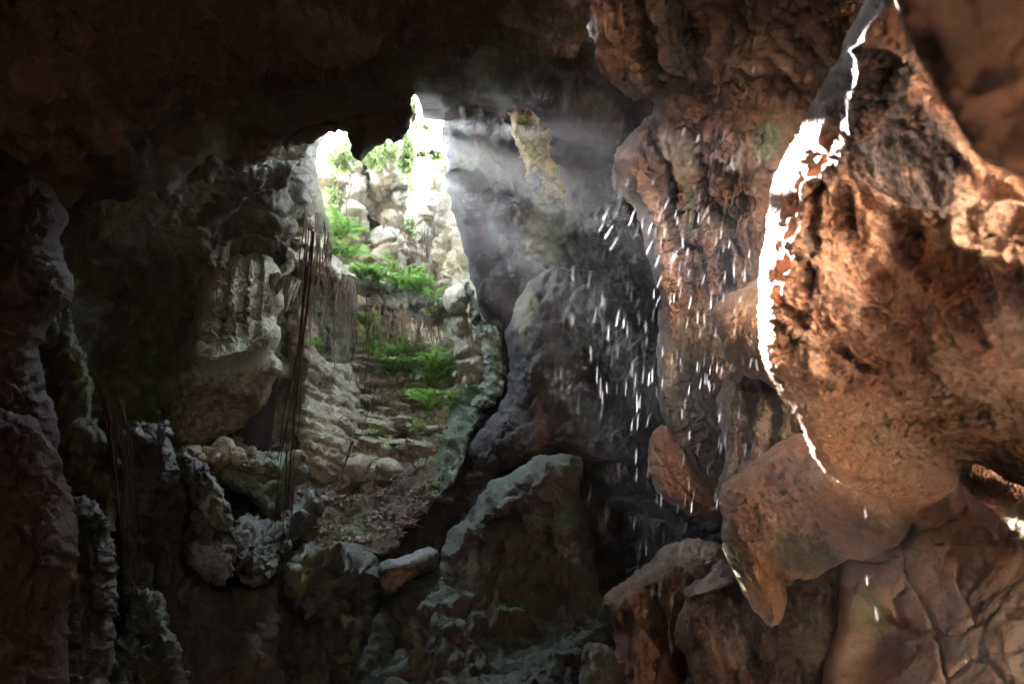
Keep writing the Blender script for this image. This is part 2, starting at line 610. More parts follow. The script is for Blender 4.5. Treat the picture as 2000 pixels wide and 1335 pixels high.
# ------------------------------------------------------------------ setting: enclosure out of view, floor
def box_shell():
    """the chamber's outer rock, closed except for the sinkhole at the back"""
    x0, x1, y0, y1, z0, z1 = -13, 13, -7, 14.6, -3, 17.5
    co, qs = [], []

    def sheet(o, u, v, nu, nv, test=None, flip=False):
        base = len(co)
        for j in range(nv + 1):
            for i in range(nu + 1):
                co.append(np.array(o, float) + np.array(u, float) * i / nu + np.array(v, float) * j / nv)
        for j in range(nv):
            for i in range(nu):
                a = base + j * (nu + 1) + i
                q = (a, a + 1, a + nu + 2, a + nu + 1)
                if test is None or not test(sum(co[k] for k in q) / 4):
                    qs.append(q if not flip else q[::-1])
    SLOT = (-2.6, -.25, 11.0, 16.9)                   # added unseen opening, lets sun reach the bounce wall behind the camera
    X, Y, Z = x1 - x0, y1 - y0, z1 - z0
    sheet((x0, y0, z0), (0, Y, 0), (0, 0, Z), 30, 30)
    sheet((x1, y0, z0), (0, Y, 0), (0, 0, Z), 30, 30)
    sheet((x0, y0, z0), (X, 0, 0), (0, 0, Z), 30, 30)
    sheet((x0, y0, z0), (X, 0, 0), (0, Y, 0), 20, 20)
    cx0, cx1, cyy = -4.9, .4, 10.6                 # the sinkhole shaft, open to the sky
    sheet((x0, y0, z1), (X, 0, 0), (0, Y, 0), 52, 44, lambda p: cx0 < p[0] < cx1 and p[1] > cyy)
    sheet((cx0 - .3, cyy, 10.9), (cx1 - cx0 + .6, 0, 0), (0, 0, z1 - 10.6), 40, 48, lambda p: SLOT[0] < p[0] < SLOT[1] and SLOT[2] + max(0, p[0] + .9) * 1.6 < p[2] < SLOT[3])
    sheet((cx0 - .2, cyy, 10.9), (0, y1 - cyy + .5, 0), (0, 0, z1 - 9.9), 16, 24)
    sheet((cx1 + .2, cyy, 10.9), (0, y1 - cyy + .5, 0), (0, 0, z1 - 9.9), 16, 24)

    def hole(p):
        a, b, d = PX(p)
        return (540 < a < 975 and 150 < b < 968) or (cx0 < p[0] < cx1 and p[2] > 11)
    sheet((x0, y1, z0), (X, 0, 0), (0, 0, Z), 110, 90, hole)
    P = np.array(co)
    return props(link_mesh('cave_wall', P, np.array(qs), M['dark']), kind='structure')


box_shell()


def floor_mesh():
    n = 200
    x = np.sinh(np.linspace(-3.2, 3.2, n)) * 1.062
    y = np.sinh(np.linspace(-2.6, 3.35, n)) * 1.12
    gx, gy = np.meshgrid(x, y)
    z = np.where(gy < -.5, (-.5 - gy) * .35, 0) + np.clip(-2.3 - gy, 0, 1.3) * 4 - np.clip(gy - .8, 0, 1) * 1.2  # steep rise behind the camera is an added sunlit bounce wall
    z = z + 1.32 * np.exp(-(((gx + .45) / .75) ** 4 + ((gy - .28) / .34) ** 4))  # added unseen mound, shields the left rocks from bounce light
    p = np.stack([gx, gy, z * 0], -1).reshape(-1, 3)
    z = z + .12 * fbm(p / 1.7, 4).reshape(z.shape) + .04 * fbm(p / .3, 3).reshape(z.shape)
    P = np.stack([gx, gy, z], -1).reshape(-1, 3)
    I = np.arange(n * n).reshape(n, n)
    q = np.stack([I[:-1, :-1], I[:-1, 1:], I[1:, 1:], I[1:, :-1]], -1).reshape(-1, 4)
    return props(link_mesh('cave_floor', P, q, M['floor']), kind='structure')


floor_mesh()


def left_light_blocker():
    """added rock sheet just outside the frame, keeps bounce light off the left rocks"""
    pts = [(-.75, -1.6), (-.9, -.4), (-1.25, .3), (-1.9, 1.4), (-2.7, 2.6), (-3.6, 3.4), (-13, 3.4)]
    n = 160
    P = np.array(pts)
    L = np.r_[0, np.cumsum(np.linalg.norm(np.diff(P, axis=0), axis=1))]
    t = np.linspace(0, L[-1], n)
    xy = np.stack([np.interp(t, L, P[:, 0]), np.interp(t, L, P[:, 1])], 1)
    z = np.linspace(-1, 9, 90)
    g = np.zeros((90, n, 3))
    g[..., 0] = xy[None, :, 0] - .10 * np.maximum(z[:, None] - 2, 0)
    g[..., 1] = xy[None, :, 1] - .05 * z[:, None]
    g[..., 2] = z[:, None]
    q = g.reshape(-1, 3)
    h = np.minimum(noise_stack(q, [('fbm', 1, .18, 3), ('bil', .5, .08, 3), ('rid', .2, .02, 3)], 77), .15)
    q = q + h[:, None] * np.array([.75, -.3, 0])
    I = np.arange(90 * n).reshape(90, n)
    f = np.stack([I[:-1, :-1], I[:-1, 1:], I[1:, 1:], I[1:, :-1]], -1).reshape(-1, 4)
    ob = link_mesh('cave_wall', q, f, M['dark'])  # added light blocker, grouped with the cave walls
    so = ob.modifiers.new('thick', 'SOLIDIFY')
    so.thickness = .5
    props(ob, kind='structure')


left_light_blocker()


def back_light_blocker():
    """added rock sheet behind the camera, blocks bounce light to the left; past its right end light comes round the corner"""
    u = np.linspace(0, 1, 70)
    z = np.linspace(-.5, 6, 90)
    g = np.zeros((90, 70, 3))
    uu = [0, .1, .2, .5, .8, 1]
    xy = np.stack([np.interp(u, uu, [1.20, 1.34, 1.29, .5, -.4, -1.2]), np.interp(u, uu, [-1.0, -.7, -.42, -.36, -.40, -.7])], 1)
    g[..., :2] = xy[None]
    g[..., 2] = z[:, None]
    q = g.reshape(-1, 3)
    q = q + np.minimum(noise_stack(q, [('fbm', .6, .08, 3), ('rid', .2, .02, 3)], 31), .06)[:, None] * np.array([.6, .3, 0])
    I = np.arange(90 * 70).reshape(90, 70)
    f = np.stack([I[:-1, :-1], I[:-1, 1:], I[1:, 1:], I[1:, :-1]], -1).reshape(-1, 4)
    ob = link_mesh('cave_wall', q, f, M['dark'])  # unseen blocker added for the light, filed under the cave walls
    so = ob.modifiers.new('thick', 'SOLIDIFY')
    so.thickness = .15
    props(ob, kind='structure')


back_light_blocker()

# ------------------------------------------------------------------ large rock
G = (.05, .085, .03)              # moss green
DG = (.035, .06, .045)            # bluish dark algae
# ceiling with its ragged lip over the sinkhole
mass('cave_ceiling', [(-500, -140), (500, -140), (1160, -140), (1150, 40), (1165, 110), (1205, 170), (1260, 320), (1200, 310), (1130, 300), (1050, 265), (1000, 228), (930, 224),
                      (890, 230), (868, 240), (862, 220), (856, 194), (844, 182), (832, 176), (819, 160), (808, 160), (802, 205), (780, 235), (700, 240), (672, 266), (655, 248), (612, 266),
                      (560, 278), (520, 290), (480, 300), (440, 318), (420, 345), (390, 330), (350, 365), (330, 395), (300, 372), (270, 388), (230, 382), (165, 372),
                      (120, 410), (60, 440), (-500, 460)],
     [(-300, -200, 3.6), (1000, -200, 3.7), (1300, -200, 3.6), (0, 0, 4.8), (1000, 0, 5.4), (1200, 40, 5.6), (0, 420, 8.0), (170, 372, 8.6), (330, 380, 10.2), (520, 285, 12.0), (740, 235, 12.8), (860, 220, 13.3),
      (700, 130, 9.6), (400, 150, 7.6), (1000, 225, 12.4), (1230, 300, 11.0)],
     M['ceiling'], T=1.1, R=130, back=1.2, step=4,
     lobes=[(700, 170, 90, 60, 0, .5), (540, 240, 70, 40, -20, .6), (420, 290, 60, 40, -20, .5), (250, 330, 90, 60, 10, .7), (900, 150, 90, 60, 0, .6), (1100, 170, 60, 90, 0, .6),
            (200, 200, 100, 70, 30, .5), (600, 60, 120, 60, 20, .4), (840, 60, 110, 70, 0, .5), (330, 60, 120, 80, 30, .4), (1000, 60, 90, 60, 0, .45)],
     noise=[('fbm', 2.6, .45, 3), ('bil', 1.1, .22, 3), ('block', .9, .10), ('bil', .4, .07, 3), ('rid', .35, .05, 3)], jit=8, jsc=45,
     tint=[(430, 330, 120, 70, -20, (.12, .115, .08), .7), (100, 250, 120, 160, 20, (.16, .085, .05), .7), (950, 170, 60, 40, 0, (.14, .125, .11), .7)], kind='structure')
# left side wall, a big dark recess
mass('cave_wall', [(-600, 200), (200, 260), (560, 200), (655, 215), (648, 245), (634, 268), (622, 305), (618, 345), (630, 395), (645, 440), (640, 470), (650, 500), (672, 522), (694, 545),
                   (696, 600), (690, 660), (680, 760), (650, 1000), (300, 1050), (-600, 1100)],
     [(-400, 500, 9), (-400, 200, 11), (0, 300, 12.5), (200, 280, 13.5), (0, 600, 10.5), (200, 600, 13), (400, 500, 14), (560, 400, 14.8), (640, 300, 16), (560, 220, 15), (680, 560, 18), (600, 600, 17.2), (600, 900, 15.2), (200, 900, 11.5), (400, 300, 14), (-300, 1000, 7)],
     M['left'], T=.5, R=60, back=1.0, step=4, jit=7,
     lobes=[(210, 420, 90, 60, 20, .7), (330, 430, 60, 90, 0, .5), (500, 370, 70, 60, -40, .7), (590, 320, 60, 25, -55, .7), (430, 460, 60, 80, 0, .5), (560, 470, 40, 60, 0, .5), (150, 700, 60, 160, 0, .7)],
     creases=[([(400, 520), (470, 500), (560, 480)], 16, .35)],
     noise=[('fbm', 2.2, .35, 3), ('bil', 1.0, .14, 3), ('block', .7, .16), ('flow', 92, .22, 6, .08), ('rid', .3, .04, 3)],
     tint=[(320, 760, 110, 90, 20, (.12, .15, .04), .8), (160, 740, 40, 60, 0, (.11, .13, .04), .8), (480, 560, 90, 70, 0, (.22, .20, .14), .8)], kind='structure')
# dark wall to the right of the sinkhole
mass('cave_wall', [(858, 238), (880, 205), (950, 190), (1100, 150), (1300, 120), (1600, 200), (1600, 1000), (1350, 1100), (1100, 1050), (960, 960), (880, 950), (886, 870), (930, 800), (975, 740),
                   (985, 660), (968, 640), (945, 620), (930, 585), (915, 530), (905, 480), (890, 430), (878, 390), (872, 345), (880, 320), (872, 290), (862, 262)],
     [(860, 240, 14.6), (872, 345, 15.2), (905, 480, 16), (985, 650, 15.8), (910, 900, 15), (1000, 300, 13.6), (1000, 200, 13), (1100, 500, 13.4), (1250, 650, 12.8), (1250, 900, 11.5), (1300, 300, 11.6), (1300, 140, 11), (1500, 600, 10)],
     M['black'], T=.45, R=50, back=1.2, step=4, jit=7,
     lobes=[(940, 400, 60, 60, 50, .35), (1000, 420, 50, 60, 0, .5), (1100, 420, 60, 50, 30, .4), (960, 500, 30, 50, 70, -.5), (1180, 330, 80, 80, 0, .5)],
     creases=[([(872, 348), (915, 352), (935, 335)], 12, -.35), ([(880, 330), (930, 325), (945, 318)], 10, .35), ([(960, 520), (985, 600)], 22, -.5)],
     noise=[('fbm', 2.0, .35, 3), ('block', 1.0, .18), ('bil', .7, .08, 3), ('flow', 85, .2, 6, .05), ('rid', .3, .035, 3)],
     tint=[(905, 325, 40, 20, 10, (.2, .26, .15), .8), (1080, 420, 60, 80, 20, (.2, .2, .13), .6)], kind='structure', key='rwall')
# shaft of the sinkhole: curved back wall under the open sky
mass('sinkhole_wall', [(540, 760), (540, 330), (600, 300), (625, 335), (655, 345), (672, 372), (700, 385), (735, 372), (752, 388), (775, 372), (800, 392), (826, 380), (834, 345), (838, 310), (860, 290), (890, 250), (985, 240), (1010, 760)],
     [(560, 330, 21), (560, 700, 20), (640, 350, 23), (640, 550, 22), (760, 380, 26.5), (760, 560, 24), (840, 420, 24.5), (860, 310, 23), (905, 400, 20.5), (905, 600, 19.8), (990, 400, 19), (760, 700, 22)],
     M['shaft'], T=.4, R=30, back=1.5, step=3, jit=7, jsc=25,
     lobes=[(770, 450, 40, 55, 0, .8), (800, 500, 45, 40, 10, .7), (850, 500, 30, 60, 0, .7), (700, 470, 25, 80, 5, .5), (870, 430, 20, 90, 5, .8), (740, 520, 30, 40, 0, .5), (815, 420, 25, 30, 0, .6), (885, 530, 20, 50, 0, .6)],
     creases=[([(742, 400), (738, 460), (745, 540)], 8, -.6), ([(800, 390), (795, 470)], 6, -.4), ([(780, 480), (830, 478), (850, 500)], 7, -.45), ([(660, 420), (680, 520)], 10, -.4)],
     noise=[('fbm', 1.6, .4, 3), ('block', .9, .30), ('rid', .5, .10, 3), ('flow', 90, .25, 4, .05)], kind='structure', key='shaft',
     tint=[(700, 440, 40, 50, 0, (.12, .15, .05), .7), (650, 420, 40, 90, 0, (.08, .12, .03), .8), (800, 485, 40, 20, 10, (.55, .40, .27), .6), (880, 330, 30, 70, 0, (.2, .22, .09), .6)])

mass('cave_wall', [(850, 830), (930, 720), (1000, 620), (1080, 640), (1080, 1020), (960, 1060), (830, 1020), (835, 920)],
     [(1000, 650, 18.6), (860, 850, 17), (900, 1000, 14.2), (1050, 900, 14.6)], M['dark'], T=.3, R=30, back=.8, step=5, jit=4,
     noise=[('fbm', 1, .2, 3), ('rid', .3, .05, 3)], kind='structure')

mass('sinkhole_wall', [(590, 340), (625, 290), (655, 258), (700, 240), (745, 230), (783, 234), (793, 262), (788, 320), (796, 380), (786, 440), (800, 520), (790, 600), (600, 600), (580, 420)],  # pinnacle added to block the sun through the middle of the opening
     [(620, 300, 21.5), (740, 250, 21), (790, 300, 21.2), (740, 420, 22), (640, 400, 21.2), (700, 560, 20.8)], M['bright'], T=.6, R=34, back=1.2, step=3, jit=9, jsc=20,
     lobes=[(680, 400, 30, 60, 0, .4), (750, 330, 30, 40, 0, .3), (760, 470, 24, 40, 0, .5)], creases=[([(720, 330), (712, 420), (725, 520)], 9, -.6), ([(650, 360), (700, 380), (790, 372)], 7, -.4), ([(720, 450), (790, 440)], 7, -.4)],
     noise=[('fbm', 1.2, .3, 3), ('block', .8, .35), ('rid', .4, .10, 3)], kind='structure', tint=[(660, 470, 50, 60, 0, (.14, .17, .06), .8), (740, 500, 60, 50, 0, (.36, .33, .24), .8), (760, 420, 40, 20, 0, (.5, .38, .27), .6)])

# ------------------------------------------------------------------ rock formations, each a thing
R_ = 'rock formation'
mass('hanging_rock', [(664, 240), (672, 215), (700, 160), (760, 130), (800, 140), (806, 175), (804, 200), (806, 225), (803, 250), (795, 264), (780, 276), (768, 282), (764, 273), (752, 273), (745, 283), (732, 288),
                      (722, 298), (712, 312), (700, 317), (692, 308), (684, 292), (684, 268)],
     [(690, 310, 12.8), (800, 250, 13.0), (740, 140, 11.6), (680, 200, 12.4)], M['ceiling'], T=.7, R=40, back=.9, step=3, jit=5, jsc=22,
     noise=[('fbm', .9, .14, 3), ('bil', .45, .06, 3), ('rid', .2, .03, 3)],
     label='dark ragged rock hanging down into the bright sky opening', cat=R_)
mass('rock_jamb', [(585, 400), (605, 385), (622, 392), (634, 420), (640, 455), (644, 490), (660, 505), (690, 528), (698, 545), (660, 552), (632, 548), (606, 528), (588, 515), (560, 540), (545, 590),
                   (538, 560), (548, 520), (566, 470)],
     [(600, 400, 16.2), (690, 540, 17.2), (545, 560, 15), (600, 500, 15.8)], M['pale'], T=.6, R=30, back=1.2, step=3, jit=7, jsc=18,
     creases=[([(585, 440), (612, 452), (636, 450)], 7, -.3), ([(575, 480), (610, 492), (640, 500)], 7, -.35)],
     noise=[('block', .5, .16), ('strata', .35, .08, .2, .1), ('rid', .2, .04, 3)],
     label='stepped grey rock at the left edge of the sky opening above the hanging roots', cat=R_)
mass('overhang_rock', [(300, 770), (335, 700), (370, 640), (385, 560), (400, 510), (450, 490), (530, 490), (552, 540), (556, 590), (540, 625), (552, 640), (548, 668), (528, 690), (548, 700), (556, 722),
                       (535, 745), (528, 780), (498, 812), (455, 842), (400, 866), (362, 872), (335, 850), (312, 815)],
     [(310, 780, 12.6), (400, 520, 13.8), (540, 540, 14), (550, 700, 13.2), (480, 800, 12.8), (360, 860, 12.2), (440, 690, 12.5)], M['pale'], T=.8, R=70, back=1.5, step=3, jit=6, jsc=35,
     lobes=[(450, 690, 70, 26, -12, .75), (520, 650, 34, 22, -35, .7), (545, 715, 16, 24, 0, .5), (520, 770, 20, 50, 20, .4), (400, 810, 80, 55, 30, -.55), (460, 775, 60, 50, 20, -.4), (470, 570, 50, 60, 0, .1)],
     creases=[([(478, 500), (470, 560), (474, 650)], 5, -.16), ([(508, 500), (505, 570), (492, 660)], 6, -.2), ([(440, 510), (432, 560), (425, 650)], 5, -.16), ([(395, 590), (450, 620), (520, 612)], 4, -.12),
              ([(370, 790), (420, 770), (470, 790)], 4, -.12), ([(345, 640), (400, 660), (440, 665)], 7, -.15)],
     noise=[('fbm', .9, .12, 3), ('bil', .4, .05, 3), ('flow', 95, .15, 6, .035), ('pit', .13, .03)],
     tint=[(420, 815, 100, 60, 15, (.22, .16, .13), .85), (330, 770, 50, 70, 10, (.13, .15, .05), .8), (450, 695, 90, 40, -12, (.40, .41, .29), .7)],
     label='pale jutting limestone overhang with a lumpy ridge above a smooth dark underside', cat=R_)
for (pl, dd, lb) in [
    ([(150, 330), (200, 310), (260, 330), (290, 365), (262, 392), (235, 400), (205, 384), (178, 408), (150, 380)], 9.3, 'lumpy dark rock hanging from the roof furthest left'),
    ([(300, 320), (350, 290), (410, 295), (440, 318), (425, 340), (408, 365), (392, 345), (368, 372), (345, 402), (330, 385), (312, 392), (295, 360)], 10.8, 'dark rock with three blunt drips hanging from the roof left of the opening'),
    ([(420, 270), (480, 250), (540, 255), (560, 280), (530, 300), (512, 325), (492, 318), (470, 345), (448, 330), (430, 318)], 11.6, 'stubby cluster of hanging rock halfway along the roof edge'),
    ([(545, 235), (600, 220), (650, 225), (664, 246), (648, 262), (622, 268), (600, 288), (578, 284), (560, 300), (545, 270)], 12.5, 'grey crusty rock hanging where the roof meets the left side of the opening'),
    ([(896, 172), (915, 150), (955, 155), (985, 185), (982, 218), (962, 216), (944, 236), (924, 222), (908, 238), (896, 226), (894, 200)], 13.0, 'row of small dark drips of rock above the right edge of the opening')]:
    mass('hanging_rock', pl, [(pl[0][0], pl[0][1], dd), (pl[3][0], pl[3][1], dd + .1), (pl[6][0], pl[6][1], dd + .35)], M['ceiling'], T=.55, R=32, back=.9, step=3, jit=6, jsc=22,
         noise=[('fbm', .7, .12, 3), ('bil', .35, .07, 3), ('block', .4, .08), ('rid', .18, .03, 3)], label=lb, cat=R_)
# left of the ledge: rib of rock behind the long dark roots
mass('rock_buttress', [(560, 610), (580, 585), (600, 600), (618, 630), (640, 650), (660, 690), (690, 712), (702, 760), (705, 830), (690, 880), (672, 945), (600, 945), (584, 910), (584, 870), (572, 820), (580, 770), (572, 720), (560, 690)],
     [(570, 620, 16.6), (650, 660, 17.6), (690, 760, 17.4), (660, 930, 15.5), (590, 920, 15)], M['pale'], T=.6, R=40, back=1.3, step=3, jit=7, jsc=25,
     lobes=[(620, 720, 24, 30, 0, .35), (600, 700, 14, 60, 5, .3), (640, 690, 20, 25, 0, -.4), (628, 760, 18, 40, 0, -.3), (610, 850, 30, 70, 0, .25), (655, 850, 26, 60, 0, .3)],
     noise=[('fbm', .8, .13, 3), ('strata', .32, .10, .25, .1), ('pit', .12, .03), ('rid', .2, .03, 3)],
     tint=[(605, 640, 30, 50, 0, (.3, .2, .15), .6), (612, 860, 26, 80, 0, (.30, .32, .2), .5)],
     label='upright pale limestone rib beside the leaf covered ground, behind the long dark roots', cat=R_)
mass('fern_shelf', [(640, 505), (672, 512), (700, 535), (740, 548), (780, 560), (830, 568), (862, 580), (880, 600), (872, 628), (846, 640), (820, 625), (790, 612), (768, 604), (740, 590), (712, 575), (690, 575), (670, 565), (648, 548)],
     [(650, 520, 18.6), (760, 560, 19.4), (870, 600, 18.4), (800, 620, 19.2)], M['mossy'], T=.9, R=26, back=1.6, step=3, jit=6, jsc=20,
     noise=[('fbm', .6, .14, 3), ('bil', .35, .06, 3), ('rid', .18, .03, 3)], key='shelf',
     label='narrow rock shelf carrying the upper ferns across the bright shaft', cat=R_)
mass('undercut_rock', [(590, 560), (700, 545), (880, 590), (905, 640), (900, 740), (820, 760), (700, 745), (600, 720)],
     [(600, 600, 20.2), (760, 640, 21), (890, 660, 20), (760, 740, 19.6)], M['shaft'], T=.5, R=40, back=1, step=4, jit=6,
     noise=[('fbm', 1, .2, 3), ('block', .6, .16), ('rid', .3, .06, 3)],
     label='shaded undercut rock face behind the curtain of thin roots', cat=R_)
mass('block_rock', [(866, 572), (882, 556), (905, 552), (914, 575), (914, 602), (900, 612), (878, 616), (866, 600)], [(870, 560, 17.4), (910, 560, 17), (890, 610, 17)], M['pale'], T=.6, R=16, back=1, step=3, jit=3, jsc=15,
     noise=[('block', .5, .1), ('rid', .2, .03, 3)], label='square pale block wedged under the right rim of the shaft', cat='boulder')
mass('block_rock', [(878, 622), (896, 608), (914, 606), (916, 640), (930, 680), (948, 700), (945, 728), (915, 732), (892, 718), (884, 690), (890, 668), (880, 645)], [(880, 620, 17.2), (914, 620, 16.9), (940, 720, 16.2), (890, 710, 16.6)],
     M['pale'], T=.6, R=22, back=1, step=3, jit=3, jsc=18, creases=[([(880, 650), (900, 660), (918, 640)], 5, -.3), ([(895, 700), (940, 690)], 6, -.25)],
     noise=[('block', .45, .12), ('rid', .2, .03, 3)], label='tall pale blocky stone standing above the small pile of pale stones', cat='boulder')
mass('jamb_foot', [(908, 540), (920, 560), (934, 600), (950, 628), (975, 640), (988, 660), (986, 700), (990, 740), (985, 768), (962, 790), (935, 800), (920, 790), (944, 760), (950, 725), (945, 690), (925, 640), (912, 590)],
     [(910, 550, 17.2), (985, 660, 15.9), (960, 780, 14.6), (930, 700, 16)], M['mossy'], T=.35, R=20, back=1.2, step=2.5, jit=8, jsc=18,
     noise=[('fbm', .6, .2, 3), ('block', .35, .2), ('bil', .3, .06, 3), ('rid', .16, .05, 3)], tint=[(955, 660, 30, 30, 0, (.34, .35, .25), .7)],
     label='green tinged lumpy rock at the foot of the dark wall beside the shaft', cat=R_)

# stepped slope under the ferns
slope = mass('layered_slope', [(640, 650), (690, 640), (740, 690), (800, 700), (900, 705), (950, 735), (940, 790), (905, 850), (880, 900), (850, 940), (780, 950), (690, 950), (655, 960), (650, 880), (670, 800), (655, 740)],
     [(650, 660, 19), (760, 690, 19.8), (900, 710, 18.4), (900, 850, 16), (780, 940, 15.2), (660, 940, 15.5), (760, 800, 17.6)], M['shaft'], T=.5, R=30, back=1.5, step=3, jit=6, jsc=20,
     lobes=[(770, 800, 40, 20, -10, -.5), (800, 850, 40, 14, -20, -.3), (700, 870, 30, 20, 0, -.3)],
     creases=[([(700, 800), (760, 790), (830, 800)], 9, -.5), ([(690, 745), (760, 760), (850, 770)], 8, -.35), ([(700, 870), (760, 850), (820, 830)], 9, -.4)],
     noise=[('fbm', .9, .16, 3), ('strata', .42, .20, .15, .0), ('block', .5, .1), ('rid', .22, .06, 3)], key='slope',
     tint=[(810, 770, 60, 30, 0, (.22, .16, .12), .7), (800, 870, 60, 40, -10, (.14, .115, .09), .8), (850, 760, 60, 40, 0, (.13, .15, .07), .6)],
     label='steep slope of thin bedded limestone steps below the ferns', cat=R_)
mass('mossy_slope', [(900, 735), (930, 728), (965, 745), (985, 770), (985, 790), (955, 815), (925, 835), (918, 870), (905, 905), (890, 935), (862, 975), (835, 990), (812, 965), (828, 930), (850, 880), (868, 840), (880, 790)],
     [(900, 740, 17.7), (980, 770, 16), (920, 850, 14.9), (850, 970, 13.4), (850, 890, 15)], M['mossy'], T=.5, R=28, back=1.3, step=3, jit=7, jsc=20,
     noise=[('fbm', .7, .2, 3), ('block', .4, .14), ('rid', .3, .08, 3), ('bil', .2, .04, 3)], key='moss', tint=[(930, 800, 50, 60, 30, (.09, .15, .10), .8), (890, 915, 30, 24, 0, (.28, .33, .33), .8)],
     label='blue green mossy bank running down between the ferns and the dark wall', cat=R_)
mass('ground', [(470, 950), (520, 935), (580, 925), (640, 935), (700, 925), (770, 905), (850, 880), (880, 930), (850, 985), (800, 1030), (770, 1075), (720, 1090), (660, 1100), (600, 1120), (560, 1105), (510, 1050), (490, 1000)],
     [(500, 950, 13.4), (640, 930, 15.6), (850, 890, 15.4), (840, 980, 13.2), (700, 1080, 12), (560, 1090, 11.4)], M['soil'], T=.5, R=40, back=1.2, step=3, jit=7, jsc=25,
     noise=[('fbm', .8, .14, 3), ('bil', .35, .06, 3), ('rid', .15, .03, 3)], kind='structure', key='ground', tint=[(620, 1040, 60, 40, 0, (.10, .12, .05), .7), (700, 1010, 40, 30, 0, (.09, .12, .04), .6)])
# rocks under the leaf covered ground
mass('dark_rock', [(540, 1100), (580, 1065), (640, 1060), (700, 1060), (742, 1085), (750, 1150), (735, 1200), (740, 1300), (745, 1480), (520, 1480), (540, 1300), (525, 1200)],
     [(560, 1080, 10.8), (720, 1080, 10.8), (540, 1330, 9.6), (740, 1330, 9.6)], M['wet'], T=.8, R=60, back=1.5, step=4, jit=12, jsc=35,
     lobes=[(610, 1100, 50, 28, -15, .5), (690, 1130, 40, 40, 0, .4), (600, 1220, 60, 40, 20, -.6), (680, 1230, 40, 40, 0, .4)],
     noise=[('fbm', .9, .25, 3), ('block', .5, .28), ('block', .2, .08), ('rid', .25, .09, 3)], tint=[(570, 1110, 40, 40, 0, (.15, .16, .07), .8)],
     label='dark broken rock face directly below the leaf litter', cat=R_)
mass('slanted_boulder', [(736, 1108), (752, 1092), (780, 1090), (812, 1074), (838, 1066), (858, 1076), (858, 1100), (838, 1118), (806, 1128), (785, 1140), (765, 1165), (748, 1158), (740, 1135)],
     [(740, 1100, 9.7), (850, 1080, 9.9), (760, 1150, 9.3)], M['wet'], T=.45, R=24, back=.6, step=2.5, jit=4, jsc=20,
     creases=[([(748, 1112), (800, 1098), (850, 1078)], 8, .12)],
     noise=[('fbm', .4, .06, 3), ('block', .3, .05), ('rid', .12, .02, 3)], tint=[(800, 1090, 50, 12, -18, (.36, .38, .40), .7), (770, 1130, 50, 20, -20, (.28, .14, .09), .6)],
     label='tilted boulder with a wet shiny grey top and rusty brown front', cat='boulder')
mass('rock_ridge', [(700, 1290), (735, 1190), (790, 1140), (850, 1110), (880, 1030), (915, 1000), (950, 945), (990, 925), (1030, 900), (1085, 882), (1130, 888), (1142, 920), (1125, 950), (1150, 1010), (1160, 1100), (1220, 1250), (1240, 1480), (640, 1480)],
     [(700, 1300, 8.6), (850, 1110, 9.8), (960, 950, 11), (1130, 900, 10.6), (1150, 1050, 9.6), (1220, 1300, 8), (950, 1300, 8)], M['ridge'], T=.9, R=80, back=1.8, step=3.5, jit=9, jsc=40,
     lobes=[(1040, 940, 80, 30, -25, .5), (960, 1020, 70, 24, -35, .5), (900, 1090, 50, 26, -40, .45), (1000, 1150, 90, 120, 0, -.5), (880, 1250, 90, 100, 0, .4), (1060, 1250, 70, 150, 0, .2)],
     creases=[([(870, 1085), (940, 1015), (1000, 985), (1065, 965)], 9, .3), ([(1000, 1000), (960, 1060), (950, 1130)], 12, -.4), ([(1080, 920), (1060, 980), (1050, 1060)], 10, -.35)],
     noise=[('fbm', 1, .2, 3), ('block', .6, .20), ('flow', 105, .3, 6, .06), ('rid', .3, .015, 3)],
     tint=[(930, 1130, 50, 60, 0, (.16, .18, .19), .8), (1000, 1250, 260, 130, 0, (.05, .033, .027), .95), (1060, 1080, 110, 80, 0, (.05, .034, .028), .9), (780, 1260, 80, 100, 0, (.07, .06, .05), .8)],
     label='large ridge of rock with a mossy green back and brown front in the lower middle', cat=R_)
mass('dark_ridge', [(1100, 1020), (1150, 960), (1200, 935), (1270, 930), (1330, 1000), (1400, 1010), (1420, 1480), (1080, 1480), (1090, 1200)],
     [(1120, 1000, 11), (1280, 950, 11), (1400, 1100, 9), (1100, 1300, 9)], M['dark'], T=.8, R=60, back=1.5, step=4, jit=9,
     noise=[('fbm', 1, .25, 3), ('bil', .5, .08, 3), ('rid', .25, .06, 3)], label='dark rock rising behind the falling drops, right of the mossy ridge', cat=R_)
mass('wall_buttress', [(1000, 610), (1012, 575), (1040, 540), (1080, 510), (1140, 480), (1200, 455), (1260, 480), (1320, 600), (1320, 820), (1260, 900), (1180, 905), (1090, 880), (1020, 900), (960, 930), (915, 900), (925, 850), (985, 790), (995, 720), (986, 660)],
     [(1000, 600, 14.4), (1140, 490, 13.6), (1290, 600, 12), (1250, 880, 11), (1080, 880, 11.6), (930, 880, 13), (990, 720, 13.8)], M['black'], T=.8, R=55, back=1.5, step=4, jit=7, jsc=40,
     lobes=[(1060, 640, 40, 120, 5, .35), (1160, 620, 40, 140, 5, .2), (1120, 760, 60, 120, 0, -.3)],
     creases=[([(1150, 480), (1080, 520), (1035, 565), (1015, 640)], 14, .25)],
     noise=[('fbm', 1.2, .2, 3), ('flow', 92, .3, 6, .07), ('block', .8, .08), ('rid', .25, .03, 3)], tint=[(1050, 830, 20, 70, 0, (.10, .06, .045), .6), (1020, 600, 24, 60, 0, (.25, .26, .16), .7)],
     label='broad dark rounded buttress of wall where the light beam lands', cat=R_)
